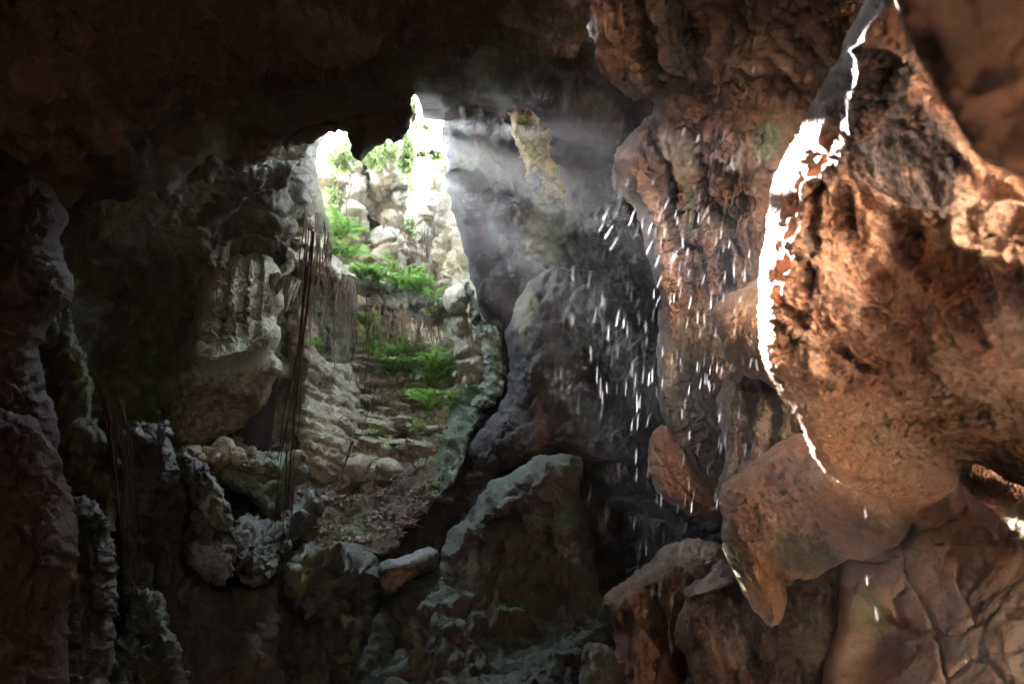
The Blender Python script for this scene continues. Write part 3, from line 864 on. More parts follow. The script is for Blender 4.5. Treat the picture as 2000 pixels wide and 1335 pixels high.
mass('yellow_flowstone', [(1000, 205), (1010, 190), (1022, 178), (1030, 160), (1038, 148), (1044, 165), (1043, 195), (1056, 215), (1068, 245), (1078, 275), (1076, 305), (1098, 335), (1112, 370), (1108, 395), (1072, 398), (1050, 385), (1030, 350), (1022, 320), (1012, 290), (1000, 262), (992, 230)],
     [(1000, 210, 12.0), (1040, 155, 11.8), (1075, 280, 12.1), (1100, 390, 12.4), (1020, 330, 12.3)], M['yellow'], T=.7, R=30, back=1, step=2.5, jit=8, jsc=14,
     lobes=[(1012, 222, 14, 18, 0, .3), (1040, 285, 30, 20, 0, .3), (1055, 240, 8, 50, 5, .15)], creases=[([(1026, 190), (1024, 215), (1030, 260)], 3.5, -.2), ([(1046, 215), (1046, 270), (1048, 330)], 2.5, -.14), ([(1015, 245), (1022, 268)], 6, -.3)],
     noise=[('fbm', .5, .05, 3), ('flow', 90, .2, 6, .14), ('block', .3, .08), ('rid', .14, .04, 3)], tint=[(1004, 215, 12, 22, 0, (.42, .18, .08), .9), (1016, 215, 10, 14, 0, (.60, .46, .32), .9), (1030, 225, 5, 25, -15, (.4, .16, .06), .9), (1060, 360, 40, 40, 0, (.22, .23, .13), .85), (1040, 380, 14, 40, 0, (.09, .09, .08), .7)],
     label='yellow and rust stained flowstone hanging high on the dark wall', cat='flowstone')

# right side: brown drapery wall
mass('drapery_wall', [(1285, 190), (1262, 232), (1225, 270), (1200, 300), (1193, 330), (1198, 370), (1215, 395), (1238, 402), (1252, 440), (1262, 490), (1275, 545), (1292, 590), (1286, 625), (1284, 680), (1290, 740), (1285, 790), (1298, 830), (1330, 890), (1360, 940),
                      (1392, 1000), (1420, 1060), (1520, 1050), (1640, 900), (1700, 500), (1700, 100), (1500, 60)],
     [(1290, 220, 8.0), (1200, 330, 8.2), (1290, 600, 7.4), (1290, 780, 7), (1390, 1000, 6.2), (1560, 900, 6), (1600, 300, 6.8), (1400, 500, 7.4), (1420, 250, 7.1)], M['brown'], T=.55, R=50, back=1.2, step=3.5, jit=6, jsc=40,
     lobes=[(1240, 330, 36, 60, -30, .35), (1290, 480, 24, 150, -12, .35), (1370, 600, 40, 120, 0, -.35), (1450, 450, 50, 80, 0, .2), (1310, 720, 22, 90, -4, .25), (1350, 850, 20, 110, -20, .2), (1440, 330, 50, 50, 0, .2)],
     creases=[([(1265, 260), (1310, 400), (1340, 500), (1345, 600), (1330, 760), (1365, 900)], 9, -.25), ([(1245, 270), (1280, 380), (1300, 480), (1316, 590)], 6, -.12), ([(1330, 420), (1400, 440), (1450, 400)], 8, -.2), ([(1400, 440), (1410, 560)], 7, -.2),
              ([(1330, 260), (1360, 380), (1370, 440)], 8, -.22), ([(1420, 300), (1440, 270), (1480, 265)], 6, -.15)],
     noise=[('fbm', .9, .14, 3), ('flow', 82, .16, 7, .06), ('bil', .5, .045, 3), ('rid', .16, .02, 3)],
     tint=[(1235, 380, 40, 110, -20, (.42, .21, .14), .8), (1300, 500, 22, 160, -14, (.42, .22, .15), .8), (1315, 300, 30, 60, -20, (.20, .17, .11), .8), (1335, 400, 16, 50, -10, (.08, .11, .07), .9), (1500, 270, 30, 50, 0, (.09, .12, .06), .8), (1360, 780, 30, 160, -10, (.14, .12, .08), .8), (1305, 720, 20, 110, 0, (.30, .22, .12), .8),
           (1450, 650, 90, 90, 0, (.19, .16, .12), .7)],
     label='tall brown and red draped flowstone wall seen through the falling drops', cat='flowstone')
mass('upper_wall', [(1120, -400), (1128, -50), (1138, 40), (1152, 110), (1172, 148), (1202, 166), (1220, 188), (1250, 196), (1282, 205), (1330, 215), (1400, 240), (1480, 230), (1560, 250), (1700, 200), (1700, -400)],
     [(1130, -100, 7.4), (1150, 100, 8.4), (1280, 200, 8.3), (1420, 220, 7.6), (1600, 200, 6.6), (1600, -200, 4.5), (1350, 0, 7)], M['brown'], T=.4, R=60, back=1.2, step=4, jit=8, jsc=35,
     lobes=[(1180, 100, 40, 60, -20, .3), (1380, 150, 60, 60, 0, .35), (1320, 60, 16, 100, -12, -.3), (1450, 60, 50, 70, 0, .3)],
     creases=[([(1225, -50), (1240, 80), (1275, 195)], 9, -.25), ([(1320, -50), (1350, 100), (1375, 190)], 8, -.2), ([(1410, 190), (1440, 168), (1480, 175)], 7, -.2), ([(1180, -50), (1200, 60)], 7, -.15)],
     noise=[('fbm', .9, .16, 3), ('flow', 78, .2, 6, .07), ('bil', .5, .06, 3), ('rid', .2, .03, 3)],
     tint=[(1190, 80, 50, 120, -15, (.40, .23, .15), .6), (1310, 60, 40, 120, -10, (.16, .12, .09), .7), (1470, 130, 60, 60, 0, (.3, .2, .14), .6)],
     label='brown fluted rock bulging from the roof above the drapery wall', cat=R_)
mass('reddish_bulge', [(1264, 890), (1266, 860), (1280, 838), (1300, 826), (1322, 850), (1345, 900), (1378, 945), (1398, 975), (1402, 1000), (1385, 1014), (1352, 1008), (1318, 990), (1288, 970), (1270, 935)],
     [(1270, 880, 6.6), (1300, 830, 6.7), (1390, 1000, 6.1), (1300, 970, 6.4)], M['red'], T=.4, R=50, back=.7, step=3, jit=4, jsc=25,
     creases=[([(1280, 880), (1310, 930), (1360, 990)], 4, -.05), ([(1272, 910), (1330, 915)], 3, -.05)],
     noise=[('fbm', .5, .05, 3), ('flow', 60, .09, 4, .02), ('rid', .1, .01, 3)], label='rounded reddish knob hanging at the bottom of the drapery wall', cat=R_)
mass('orange_bulge', [(1392, 612), (1398, 590), (1425, 574), (1460, 556), (1490, 540), (1540, 535), (1560, 760), (1530, 770), (1490, 745), (1462, 738), (1440, 722), (1420, 704), (1410, 670), (1396, 645)],
     [(1395, 610, 5.2), (1480, 550, 5.0), (1540, 650, 4.4), (1440, 720, 5.0)], M['orange'], T=.35, R=45, back=.7, step=3, jit=4, jsc=25,
     noise=[('fbm', .5, .05, 3), ('bil', .25, .02, 3), ('rid', .1, .01, 3)], tint=[(1450, 690, 50, 40, 0, (.28, .22, .12), .7), (1405, 620, 20, 30, 0, (.45, .2, .1), .6)],
     label='small orange brown bulge between the drapery wall and the big orange boss', cat=R_)
mass('green_ribs', [(1400, 760), (1430, 720), (1480, 725), (1530, 750), (1580, 800), (1600, 860), (1540, 880), (1480, 910), (1420, 960), (1400, 1000), (1390, 960), (1420, 900), (1405, 840)],
     [(1410, 760, 5.8), (1560, 820, 4.8), (1400, 980, 5.2), (1480, 860, 5.2)], M['brown'], T=.4, R=40, back=.8, step=3, jit=5, jsc=25,
     creases=[([(1460, 740), (1455, 800), (1440, 880)], 8, -.12), ([(1500, 740), (1505, 800), (1490, 880)], 8, -.1)],
     noise=[('fbm', .6, .08, 3), ('flow', 95, .15, 5, .04), ('rid', .12, .015, 3)], tint=[(1480, 800, 70, 60, 0, (.27, .21, .13), .8), (1410, 920, 30, 70, 10, (.15, .15, .07), .8)],
     label='olive brown ribs of stone below the small orange bulge', cat=R_)

# near right: big orange boss with the sunlit rim, and the rock round it
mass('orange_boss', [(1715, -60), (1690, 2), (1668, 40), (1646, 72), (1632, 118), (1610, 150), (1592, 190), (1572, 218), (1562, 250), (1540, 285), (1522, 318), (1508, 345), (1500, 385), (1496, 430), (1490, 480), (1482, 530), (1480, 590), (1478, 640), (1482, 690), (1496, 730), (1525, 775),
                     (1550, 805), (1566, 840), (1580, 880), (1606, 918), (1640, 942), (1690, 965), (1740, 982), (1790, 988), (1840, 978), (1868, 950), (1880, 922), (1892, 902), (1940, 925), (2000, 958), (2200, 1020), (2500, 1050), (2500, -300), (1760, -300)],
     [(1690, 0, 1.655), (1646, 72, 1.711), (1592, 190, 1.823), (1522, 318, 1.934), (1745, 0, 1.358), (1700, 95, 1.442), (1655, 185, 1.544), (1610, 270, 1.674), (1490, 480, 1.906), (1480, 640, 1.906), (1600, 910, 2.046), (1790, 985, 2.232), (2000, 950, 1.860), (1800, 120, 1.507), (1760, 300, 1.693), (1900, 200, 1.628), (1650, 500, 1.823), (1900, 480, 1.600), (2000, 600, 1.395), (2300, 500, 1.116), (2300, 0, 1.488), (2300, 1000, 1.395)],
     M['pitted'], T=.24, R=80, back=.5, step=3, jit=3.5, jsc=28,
     lobes=[(1890, 450, 110, 60, 25, .12), (1760, 780, 110, 60, 35, .06), (1620, 640, 80, 140, -25, .05), (1930, 700, 90, 40, 30, .05)],
     creases=[([(1590, 380), (1585, 480), (1570, 560)], 9, -.035), ([(1500, 560), (1520, 640), (1560, 720)], 10, .03), ([(1700, 620), (1790, 700), (1890, 800)], 12, -.035), ([(1640, 700), (1740, 790), (1800, 850)], 9, -.03), ([(1900, 445), (1960, 440), (2010, 460)], 6, -.05),
              ([(1640, 400), (1660, 500), (1720, 560)], 10, -.04), ([(1860, 620), (1950, 700), (2050, 800)], 12, -.03), ([(1700, 880), (1760, 850), (1840, 860)], 10, .02)],
     noise=[('fbm', .4, .03, 3), ('flow', 44, .26, 4, .05), ('flow', 58, .09, 5, .016), ('at', (1680, 560, 220, 190, 30), ('pit', .055, .018)), ('at', (1640, 560, 160, 180, 30), ('block', .10, .012)), ('at', (1620, 150, 70, 230, 28), ('pit', .028, .016)), ('at', (1500, 560, 40, 200, 0), ('pit', .028, .022)), ('at', (1750, 260, 130, 220, 10), ('flow', 84, .05, 8, .016)), ('rid', .12, .008, 3)],
     tint=[(1900, 470, 130, 80, 20, (.68, .45, .32), .9), (1960, 600, 90, 80, 20, (.62, .44, .37), .8), (1780, 890, 130, 70, 20, (.68, .43, .28), .9), (1900, 820, 130, 60, 30, (.66, .42, .27), .85), (1735, 240, 100, 190, 12, (.045, .036, .038), 1.0), (1800, 300, 80, 130, -5, (.07, .055, .055), .95), (1700, 330, 16, 90, 8, (.22, .19, .2), .7), (1760, 330, 14, 110, 4, (.24, .2, .21), .7), (1830, 340, 16, 90, -6, (.26, .2, .19), .7),  # near-black upper patches paint the shade of the face turned from the sun
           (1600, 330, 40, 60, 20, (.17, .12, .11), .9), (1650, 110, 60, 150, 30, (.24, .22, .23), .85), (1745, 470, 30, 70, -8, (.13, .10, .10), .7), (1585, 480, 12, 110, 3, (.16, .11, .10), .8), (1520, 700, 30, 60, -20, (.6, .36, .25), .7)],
     label='huge pitted orange rock boss close to the camera with a sunlit white rim', cat=R_)
mass('near_corner_rock', [(1728, -250), (1742, 0), (1770, 70), (1805, 140), (1850, 215), (1885, 280), (1930, 325), (2010, 350), (2500, 420), (2500, -250)],
     [(1740, 0, .60), (1890, 280, .58), (2100, 350, .56), (2300, 0, .55)], M['red'], T=.03, R=45, back=.4, step=4, jit=5, jsc=40,
     lobes=[(1960, 170, 60, 26, -20, .03), (1870, 120, 40, 90, -30, .02)],
     noise=[('fbm', .2, .012, 3), ('bil', .1, .006, 3)], 
     label='blurred orange brown rock filling the upper right corner', cat=R_)
lit = mass('lit_flowstone', [(1560, 842), (1530, 858), (1500, 876), (1466, 902), (1440, 922), (1412, 940), (1402, 958), (1404, 990), (1412, 1010), (1406, 1040), (1414, 1080), (1432, 1120), (1455, 1165), (1480, 1200), (1504, 1226), (1524, 1218), (1532, 1190), (1526, 1150),
                             (1508, 1115), (1530, 1128), (1546, 1140), (1552, 1128), (1580, 1136), (1610, 1118), (1640, 1100), (1660, 1092), (1690, 1096), (1720, 1080), (1752, 1066), (1775, 1040), (1790, 1000), (1800, 930), (1700, 880), (1620, 850)],
     [(1560, 845, 3.7), (1405, 960, 3.6), (1500, 1220, 3.3), (1690, 1090, 3.2), (1790, 980, 3.2), (1560, 960, 3.35)], M['orange'], T=.38, R=75, back=.6, step=2.5, jit=3, jsc=25,
     lobes=[(1570, 930, 70, 45, 20, .12), (1680, 1030, 60, 50, 10, .12), (1440, 980, 24, 40, 0, .08), (1490, 1140, 24, 70, -20, .10), (1560, 1090, 50, 40, 20, -.08), (1620, 1000, 30, 50, 0, .04)],
     creases=[([(1430, 1000), (1445, 1060), (1470, 1140), (1500, 1205)], 9, -.10), ([(1465, 985), (1480, 1040), (1500, 1090), (1530, 1125)], 6, -.06), ([(1450, 960), (1458, 1010), (1470, 1050)], 5, -.04), ([(1520, 960), (1560, 1030), (1640, 1060)], 12, -.05), ([(1655, 990), (1665, 1040), (1662, 1090)], 4, -.02)],
     noise=[('fbm', .35, .03, 3), ('flow', 72, .12, 5, .034), ('flow', 80, .04, 6, .010), ('pit', .05, .020), ('block', .14, .012), ('rid', .07, .010, 3)],
     tint=[(1570, 920, 60, 40, 15, (.50, .36, .31), .7), (1425, 1090, 14, 90, -15, (.17, .18, .08), .9), (1570, 1080, 60, 40, 25, (.26, .25, .15), .9), (1700, 1020, 40, 30, -10, (.36, .32, .19), .7), (1500, 1150, 24, 70, -20, (.62, .32, .13), .8), (1680, 1060, 60, 24, 0, (.66, .46, .32), .7), (1760, 1020, 40, 40, 0, (.45, .37, .28), .6)],
     label='smooth orange flowstone with hanging lobes in full light below the orange boss', cat='flowstone')
mass('tan_wall', [(1620, 1090), (1680, 1060), (1740, 1030), (1790, 980), (1850, 950), (1885, 905), (1930, 910), (2000, 950), (2600, 1000), (2600, 1700), (1560, 1700), (1600, 1330), (1640, 1200)],
     [(1650, 1080, 4.0), (1880, 910, 3.6), (2000, 1000, 3.2), (1650, 1330, 3.4), (2000, 1330, 2.5), (2500, 1300, 1.8)], M['tan'], T=.15, R=40, back=.8, step=3.5, jit=4,
     lobes=[(1700, 1180, 60, 40, 30, .07), (1720, 1240, 50, 60, 0, -.12), (1680, 1300, 60, 40, 0, -.1)],
     creases=[([(1770, 1080), (1775, 1130), (1815, 1200), (1835, 1250), (1850, 1335)], 5, -0.030), ([(1760, 1060), (1810, 1040), (1870, 1015), (1890, 990)], 4, -0.027), ([(1870, 1140), (1890, 1180), (1905, 1220), (1880, 1240), (1830, 1245)], 5, -0.021),
              ([(1770, 1150), (1742, 1170), (1760, 1210), (1780, 1240), (1830, 1235)], 6, -0.030), ([(1830, 1070), (1900, 1065), (2000, 1055)], 4, -0.015), ([(1870, 1070), (1875, 1140)], 4, -0.015), ([(1690, 1100), (1720, 1105), (1755, 1092)], 5, -0.030),
              ([(1905, 1220), (1960, 1190), (2010, 1180)], 4, -0.015), ([(1850, 1330), (1900, 1290), (1990, 1270)], 5, -0.018), ([(1660, 1150), (1700, 1170), (1730, 1200)], 8, -0.048)],
     noise=[('fbm', .5, .03, 3), ('block', .42, .014), ('rid', .12, .006, 3), ('pit', .05, .003)], tint=[(1690, 1200, 50, 50, 20, (.30, .27, .15), .8), (1760, 1215, 20, 12, 0, (.36, .15, .09), .8), (1690, 1100, 50, 40, 0, (.36, .24, .2), .5)],
     label='smooth tan rock wall split into blocks by thin cracks at the lower right', cat=R_)
mass('rubble_edge', [(1862, 915), (1886, 890), (1915, 900), (1950, 915), (2010, 940), (2300, 1020), (2300, 1120), (2010, 1045), (1975, 1030), (1950, 1000), (1925, 985), (1900, 975), (1880, 950)],
     [(1880, 920, 2.6), (2000, 980, 2.15), (2200, 1060, 1.8)], M['pitted'], T=.12, R=24, back=.3, step=3, jit=6, jsc=20,
     noise=[('fbm', .25, .04, 3), ('block', .12, .035), ('rid', .06, .008, 3)], tint=[(1985, 1010, 40, 30, 20, (.3, .28, .16), .8), (1900, 935, 24, 20, 0, (.2, .13, .1), .8)],
     label='crumbly broken edge of rock between the orange boss and the tan wall', cat=R_)
mass('brown_boulder', [(1176, 1170), (1190, 1150), (1225, 1130), (1255, 1105), (1290, 1070), (1330, 1052), (1375, 1050), (1405, 1060), (1430, 1100), (1400, 1140), (1370, 1180), (1345, 1230), (1345, 1330), (1350, 1500), (1190, 1500), (1185, 1330), (1202, 1260), (1196, 1220), (1178, 1200)],
     [(1180, 1180, 5.4), (1330, 1055, 5.8), (1400, 1080, 5.4), (1200, 1330, 4.9), (1340, 1330, 4.9)], M['brown'], T=.5, R=55, back=.9, step=3, jit=5, jsc=25,
     lobes=[(1225, 1170, 36, 30, 0, .15), (1240, 1260, 26, 60, 0, .12), (1300, 1200, 40, 60, 20, -.1), (1320, 1110, 50, 30, 20, .1)],
     creases=[([(1215, 1200), (1235, 1240), (1230, 1320)], 6, -.1), ([(1270, 1150), (1290, 1240), (1280, 1330)], 8, -.12)],
     noise=[('fbm', .5, .07, 3), ('flow', 88, .12, 5, .03), ('pit', .08, .01), ('rid', .1, .012, 3)], tint=[(1330, 1090, 80, 40, -20, (.17, .15, .11), .8)],
     label='brown lumpy boulder at the bottom with a dull flat top', cat='boulder')
mass('pale_brown_boulder', [(1318, 1230), (1322, 1200), (1338, 1172), (1335, 1150), (1355, 1135), (1380, 1125), (1395, 1100), (1410, 1086), (1425, 1100), (1440, 1130), (1470, 1150), (1510, 1120), (1560, 1090), (1620, 1070), (1690, 1060), (1720, 1500), (1390, 1500), (1360, 1330), (1335, 1280), (1318, 1255)],
     [(1330, 1200, 4.6), (1410, 1095, 4.6), (1500, 1240, 4.0), (1650, 1200, 3.8), (1600, 1080, 4.1), (1380, 1335, 4.1), (1650, 1400, 3.6)], M['brown'], T=.35, R=55, back=.8, step=3, jit=4, jsc=25,
     creases=[([(1345, 1165), (1390, 1150), (1425, 1140)], 6, .07), ([(1440, 1150), (1450, 1230), (1490, 1320)], 8, -.08), ([(1390, 1180), (1400, 1260), (1430, 1335)], 6, -.05), ([(1345, 1270), (1370, 1240)], 8, -.06)],
     noise=[('fbm', .4, .05, 3), ('flow', 78, .09, 5, .025), ('pit', .07, .008), ('rid', .08, .008, 3)],
     tint=[(1400, 1130, 50, 22, -25, (.50, .36, .30), .8), (1420, 1220, 50, 80, -15, (.42, .28, .18), .7), (1600, 1260, 60, 60, 0, (.17, .15, .10), .7)],
     label='light brown grooved boulder under the hanging flowstone lobe, pinkish crumbs on top', cat='boulder')
mass('small_boulder', [(1134, 1290), (1138, 1262), (1160, 1250), (1180, 1255), (1200, 1270), (1215, 1330), (1230, 1480), (1120, 1480)],
     [(1140, 1270, 5.0), (1200, 1280, 5.0), (1170, 1400, 4.7)], M['wet'], T=.2, R=26, back=.4, step=3, jit=4, jsc=18,
     noise=[('fbm', .25, .04, 3), ('block', .15, .03), ('rid', .08, .01, 3)], label='small dark grey boulder at the bottom edge beside the brown boulder', cat='boulder')

# left side, near and dim
mass('fluted_wall', [(-500, 150), (0, 270), (60, 320), (110, 372), (132, 420), (120, 460), (124, 500), (146, 540), (150, 572), (138, 596), (110, 615), (95, 645), (80, 690), (85, 740), (110, 800), (120, 880), (90, 1000), (-500, 1000)],
     [(-300, 400, 4.6), (0, 300, 7), (130, 420, 7.4), (140, 580, 6.8), (90, 800, 6.6), (-300, 900, 4.6)], M['umber'], T=.6, R=60, back=1.2, step=4, jit=7, jsc=40,
     lobes=[(110, 560, 40, 50, 30, .3), (60, 480, 50, 50, 20, .2), (70, 360, 50, 40, 30, .2)],
     noise=[('fbm', .9, .16, 3), ('flow', 125, .18, 5, .08), ('bil', .5, .06, 3), ('rid', .2, .03, 3)],
     label='brown wall of slanting flutes along the left edge', cat=R_)
mass('mossy_spur', [(90, 700), (120, 640), (150, 660), (175, 720), (185, 770), (178, 800), (195, 840), (225, 870), (235, 960), (225, 1060), (120, 1060), (100, 900)],
     [(110, 680, 8.8), (180, 760, 8.4), (230, 960, 7.4), (110, 1000, 7.4)], M['left'], T=0.30, R=40, back=1, step=4, jit=12, jsc=30,
     noise=[('fbm', .7, .15, 3), ('flow', 95, .2, 5, .06), ('rid', .2, .03, 3)], tint=[(165, 745, 24, 40, -20, (.14, .15, .05), .9)],
     label='dim spur of rock with a mossy shoulder left of the brown root bundle', cat=R_)
mass('near_boulder', [(-400, 800), (0, 796), (30, 800), (62, 812), (88, 838), (104, 872), (118, 915), (138, 960), (150, 1010), (154, 1070), (146, 1130), (140, 1180), (130, 1250), (140, 1340), (150, 1600), (-400, 1600)],
     [(0, 800, 5), (150, 1050, 4.6), (140, 1330, 4.1), (-300, 1000, 3.6), (-300, 1500, 3.2)], M['umber'], T=.35, R=75, back=.9, step=3.5, jit=9, jsc=35,
     lobes=[(90, 1060, 60, 90, 0, .12), (40, 880, 60, 50, 20, .1)],
     noise=[('fbm', .6, .10, 3), ('block', .5, .12), ('flow', 108, .12, 4, .03), ('pit', .08, .015), ('rid', .12, .015, 3)],
     label='large smooth brown boulder at the lower left corner', cat='boulder')
mass('grey_boulder', [(135, 985), (150, 960), (178, 968), (200, 985), (212, 1010), (208, 1040), (225, 1060), (232, 1110), (226, 1170), (228, 1250), (215, 1340), (215, 1550), (100, 1550), (120, 1200)],
     [(150, 970, 6.4), (225, 1080, 6.2), (215, 1330, 5.6), (120, 1330, 5.4)], M['wet'], T=0.24, R=40, back=.8, step=3.5, jit=10, jsc=25,
     creases=[([(140, 1020), (180, 1040), (215, 1045)], 8, -.12)],
     noise=[('fbm', .5, .10, 3), ('block', .4, 0.192), ('flow', 95, .14, 5, .05), ('rid', .12, .03, 3)], tint=[(195, 1000, 16, 26, 0, (.2, .21, .22), .7)],
     label='tall grey boulder tucked between the corner boulder and the root bundle', cat='boulder')
mass('ledge_boulder', [(232, 850), (248, 832), (276, 826), (300, 830), (322, 822), (336, 838), (334, 862), (345, 885), (350, 920), (338, 955), (318, 960), (300, 945), (296, 985), (290, 1060), (300, 1180), (230, 1180), (232, 1000), (240, 900)],
     [(240, 850, 9.6), (330, 840, 9.8), (330, 950, 9.2), (250, 1100, 8.6)], M['wet'], T=0.30, R=34, back=1, step=3, jit=12, jsc=22,
     lobes=[(265, 860, 24, 26, 0, .2), (325, 900, 18, 50, 0, .2)],
     noise=[('fbm', .6, .14, 3), ('block', .35, 0.192), ('flow', 100, .16, 4, .07), ('rid', .16, .05, 3)], tint=[(255, 850, 24, 20, 0, (.2, .19, .165), .7)],
     label='knobbly grey boulder right of the brown root bundle', cat='boulder')
mass('cracked_rock', [(345, 892), (362, 878), (385, 900), (420, 930), (440, 962), (452, 1000), (462, 1040), (460, 1090), (450, 1130), (428, 1146), (400, 1130), (372, 1110), (362, 1070), (368, 1030), (380, 1010), (372, 960), (355, 920)],
     [(360, 885, 9.6), (455, 1040, 9.3), (430, 1140, 8.9), (370, 1050, 9)], M['wet'], T=0.30, R=34, back=1, step=2.5, jit=10, jsc=20,
     creases=[([(375, 905), (385, 960), (382, 1020)], 7, -.15), ([(400, 930), (440, 1000)], 3, -.08), ([(415, 925), (400, 970)], 3, -.08), ([(372, 1030), (400, 1040), (450, 1055)], 8, -.15)],
     noise=[('fbm', .5, .10, 3), ('block', .32, 0.192), ('pit', .08, .025), ('rid', .12, .04, 3)], tint=[(420, 1090, 40, 40, 0, (.2, .205, .215), .8), (420, 980, 30, 50, 0, (.17, .165, .125), .7)],
     label='grey slab shaped rock with a diagonally cracked face below the stony ledge', cat=R_)
mass('dark_cliff', [(290, 930), (350, 900), (385, 960), (382, 1010), (370, 1050), (380, 1110), (460, 1150), (560, 1120), (560, 1500), (330, 1500), (340, 1250), (300, 1150), (280, 1050)],
     [(300, 950, 9.9), (380, 1000, 9.8), (550, 1140, 10.2), (550, 1400, 9), (330, 1300, 9)], M['dark'], T=.5, R=40, back=1, step=4, jit=8,
     noise=[('fbm', .8, .2, 3), ('bil', .4, .06, 3), ('rid', .2, .03, 3)], label='almost black rock face under the grey cracked rock', cat=R_)
mass('stony_ledge', [(345, 890), (355, 872), (400, 868), (450, 872), (486, 880), (520, 878), (560, 884), (590, 886), (604, 905), (598, 940), (570, 960), (545, 1000), (520, 1012), (500, 985), (470, 960), (440, 950), (415, 925), (380, 905)],
     [(350, 880, 11.2), (480, 880, 12), (600, 900, 12.6), (540, 1000, 11.4), (440, 945, 11)], M['mossy'], T=.7, R=28, back=1.6, step=2.5, jit=6, jsc=18,
     lobes=[(500, 900, 50, 16, 0, .3), (560, 910, 30, 20, 0, .25)],
     noise=[('fbm', .6, .12, 3), ('bil', .3, .05, 3), ('rid', .15, .03, 3)], key='ledge', tint=[(400, 890, 50, 20, 15, (.34, .23, .16), .9), (520, 905, 50, 20, 0, (.13, .16, .07), .8)],
     label='mossy ledge with loose stones below the pale overhang', cat=R_)
mass('rough_rock', [(455, 1010), (490, 1000), (520, 1015), (545, 1010), (600, 960), (640, 960), (620, 1020), (580, 1060), (545, 1080), (535, 1130), (510, 1150), (470, 1140), (455, 1080)],
     [(460, 1020, 10.4), (600, 970, 12.4), (530, 1120, 10), (470, 1120, 9.8)], M['wet'], T=0.30, R=30, back=1, step=3, jit=14, jsc=22,
     noise=[('fbm', .6, .16, 3), ('block', .3, 0.208), ('pit', .1, .03), ('rid', .16, .05, 3)], tint=[(495, 1050, 30, 30, 0, (.17, .19, .2), .8)],
     label='rough grey rock at the foot of the stony ledge', cat=R_)
mass('corner_stone', [(250, 1180), (262, 1155), (290, 1146), (318, 1160), (332, 1190), (328, 1220), (345, 1255), (362, 1290), (368, 1350), (370, 1550), (200, 1550), (215, 1300), (235, 1230)],
     [(270, 1160, 7.4), (330, 1200, 7.2), (360, 1330, 6.6), (220, 1330, 6.4)], M['wet'], T=0.27, R=40, back=.8, step=3, jit=12, jsc=22,
     noise=[('fbm', .5, .12, 3), ('block', .35, 0.192), ('flow', 105, .16, 4, .05), ('rid', .12, .035, 3)], tint=[(290, 1180, 20, 30, 0, (.17, .19, .2), .7), (320, 1160, 20, 16, 0, (.35, .2, .12), .9)],
     label='grey boulder capped with brown leaves near the bottom left', cat='boulder')

# ------------------------------------------------------------------ plants, roots, stones
R = random.Random(5)


def tube(pts, rads, sides=5, seed=0):
    """one tapered tube through points -> (verts, quads)"""
    pts = np.array(pts, float)
    n = len(pts)
    tg = np.gradient(pts, axis=0)
    tg /= np.linalg.norm(tg, axis=1, keepdims=True)
    ref = np.array([.31, .77, .12])
    a = np.cross(tg, ref)
    a /= np.linalg.norm(a, axis=1, keepdims=True)
    b = np.cross(tg, a)
    th = np.linspace(0, 2 * np.pi, sides, endpoint=False)
    v = pts[:, None] + np.asarray(rads)[:, None, None] * (np.cos(th)[None, :, None] * a[:, None] + np.sin(th)[None, :, None] * b[:, None])
    I = np.arange(n * sides).reshape(n, sides)
    q = np.stack([I[:-1], np.roll(I, -1, 1)[:-1], np.roll(I, -1, 1)[1:], I[1:]], -1).reshape(-1, 4)
    return v.reshape(-1, 3), q


def empty(name, loc, **kw):
    o = bpy.data.objects.new(name, None)
    o.location = tuple(loc)
    o.empty_display_size = .1
    COL.objects.link(o)
    return props(o, **kw)


def inst(name, me, parent=None, loc=(0, 0, 0), rot=(0, 0, 0), sc=(1, 1, 1)):
    o = bpy.data.objects.new(name, me)
    COL.objects.link(o)
    o.location, o.rotation_euler, o.scale = tuple(loc), tuple(rot), tuple(sc)
    if parent is not None:
        o.parent = parent
    return o


def raw_mesh(name, co, quads, mat, smooth=True):
    ob = link_mesh(name, np.array(co, float), np.array(quads, int), mat, smooth)
    me = ob.data
    bpy.data.objects.remove(ob)
    return me


# ferns -------------------------------------------------------------
def frond_mesh(droop, seed, n=17):
    """an arching frond one metre long along +x: midrib and two rows of narrow leaflets"""
    r = random.Random(seed)
    co, qs = [], []
    t = np.linspace(0, 1, n + 3)
    ang = np.radians(62 - droop * t ** 1.25)
    x = np.r_[0, np.cumsum(np.cos(ang[:-1]) / (n + 2))]
    z = np.r_[0, np.cumsum(np.sin(ang[:-1]) / (n + 2))]
    y = .05 * np.sin(t * 2.5 + seed)
    rib = np.stack([x, y, z], 1)
    v, q = tube(rib, np.linspace(.007, .002, len(t)), 4)
    co += list(v)
    qs += list(q)
    for k in range(2, n + 2):
        tt = t[k]
        ln = .20 * (math.sin(math.pi * min(1, tt * .95 + .1)) ** .7) * r.uniform(.85, 1.1) + .02
        w = .021 + .008 * (1 - tt)
        tan = np.array([math.cos(ang[k]), 0, math.sin(ang[k])])
        nor = np.array([-math.sin(ang[k]), 0, math.cos(ang[k])])
        for s in (-1, 1):
            out = np.array([0, s, 0]) * .92 + tan * (.42 + r.uniform(-.08, .08)) + nor * r.uniform(-.25, .05)
            out /= np.linalg.norm(out)
            p = rib[k]
            m = p + out * ln * .45 + nor * .012
            e = p + out * ln - nor * .03 * r.random()
            b = len(co)
            co += [p, m + tan * w, e, m - tan * w]
            qs.append((b, b + 1, b + 2, b + 3))
    return raw_mesh('frond', co, qs, M['leaf'], False)


FRONDS = [frond_mesh(d, i) for i, d in enumerate((70, 95, 115, 135, 150))]


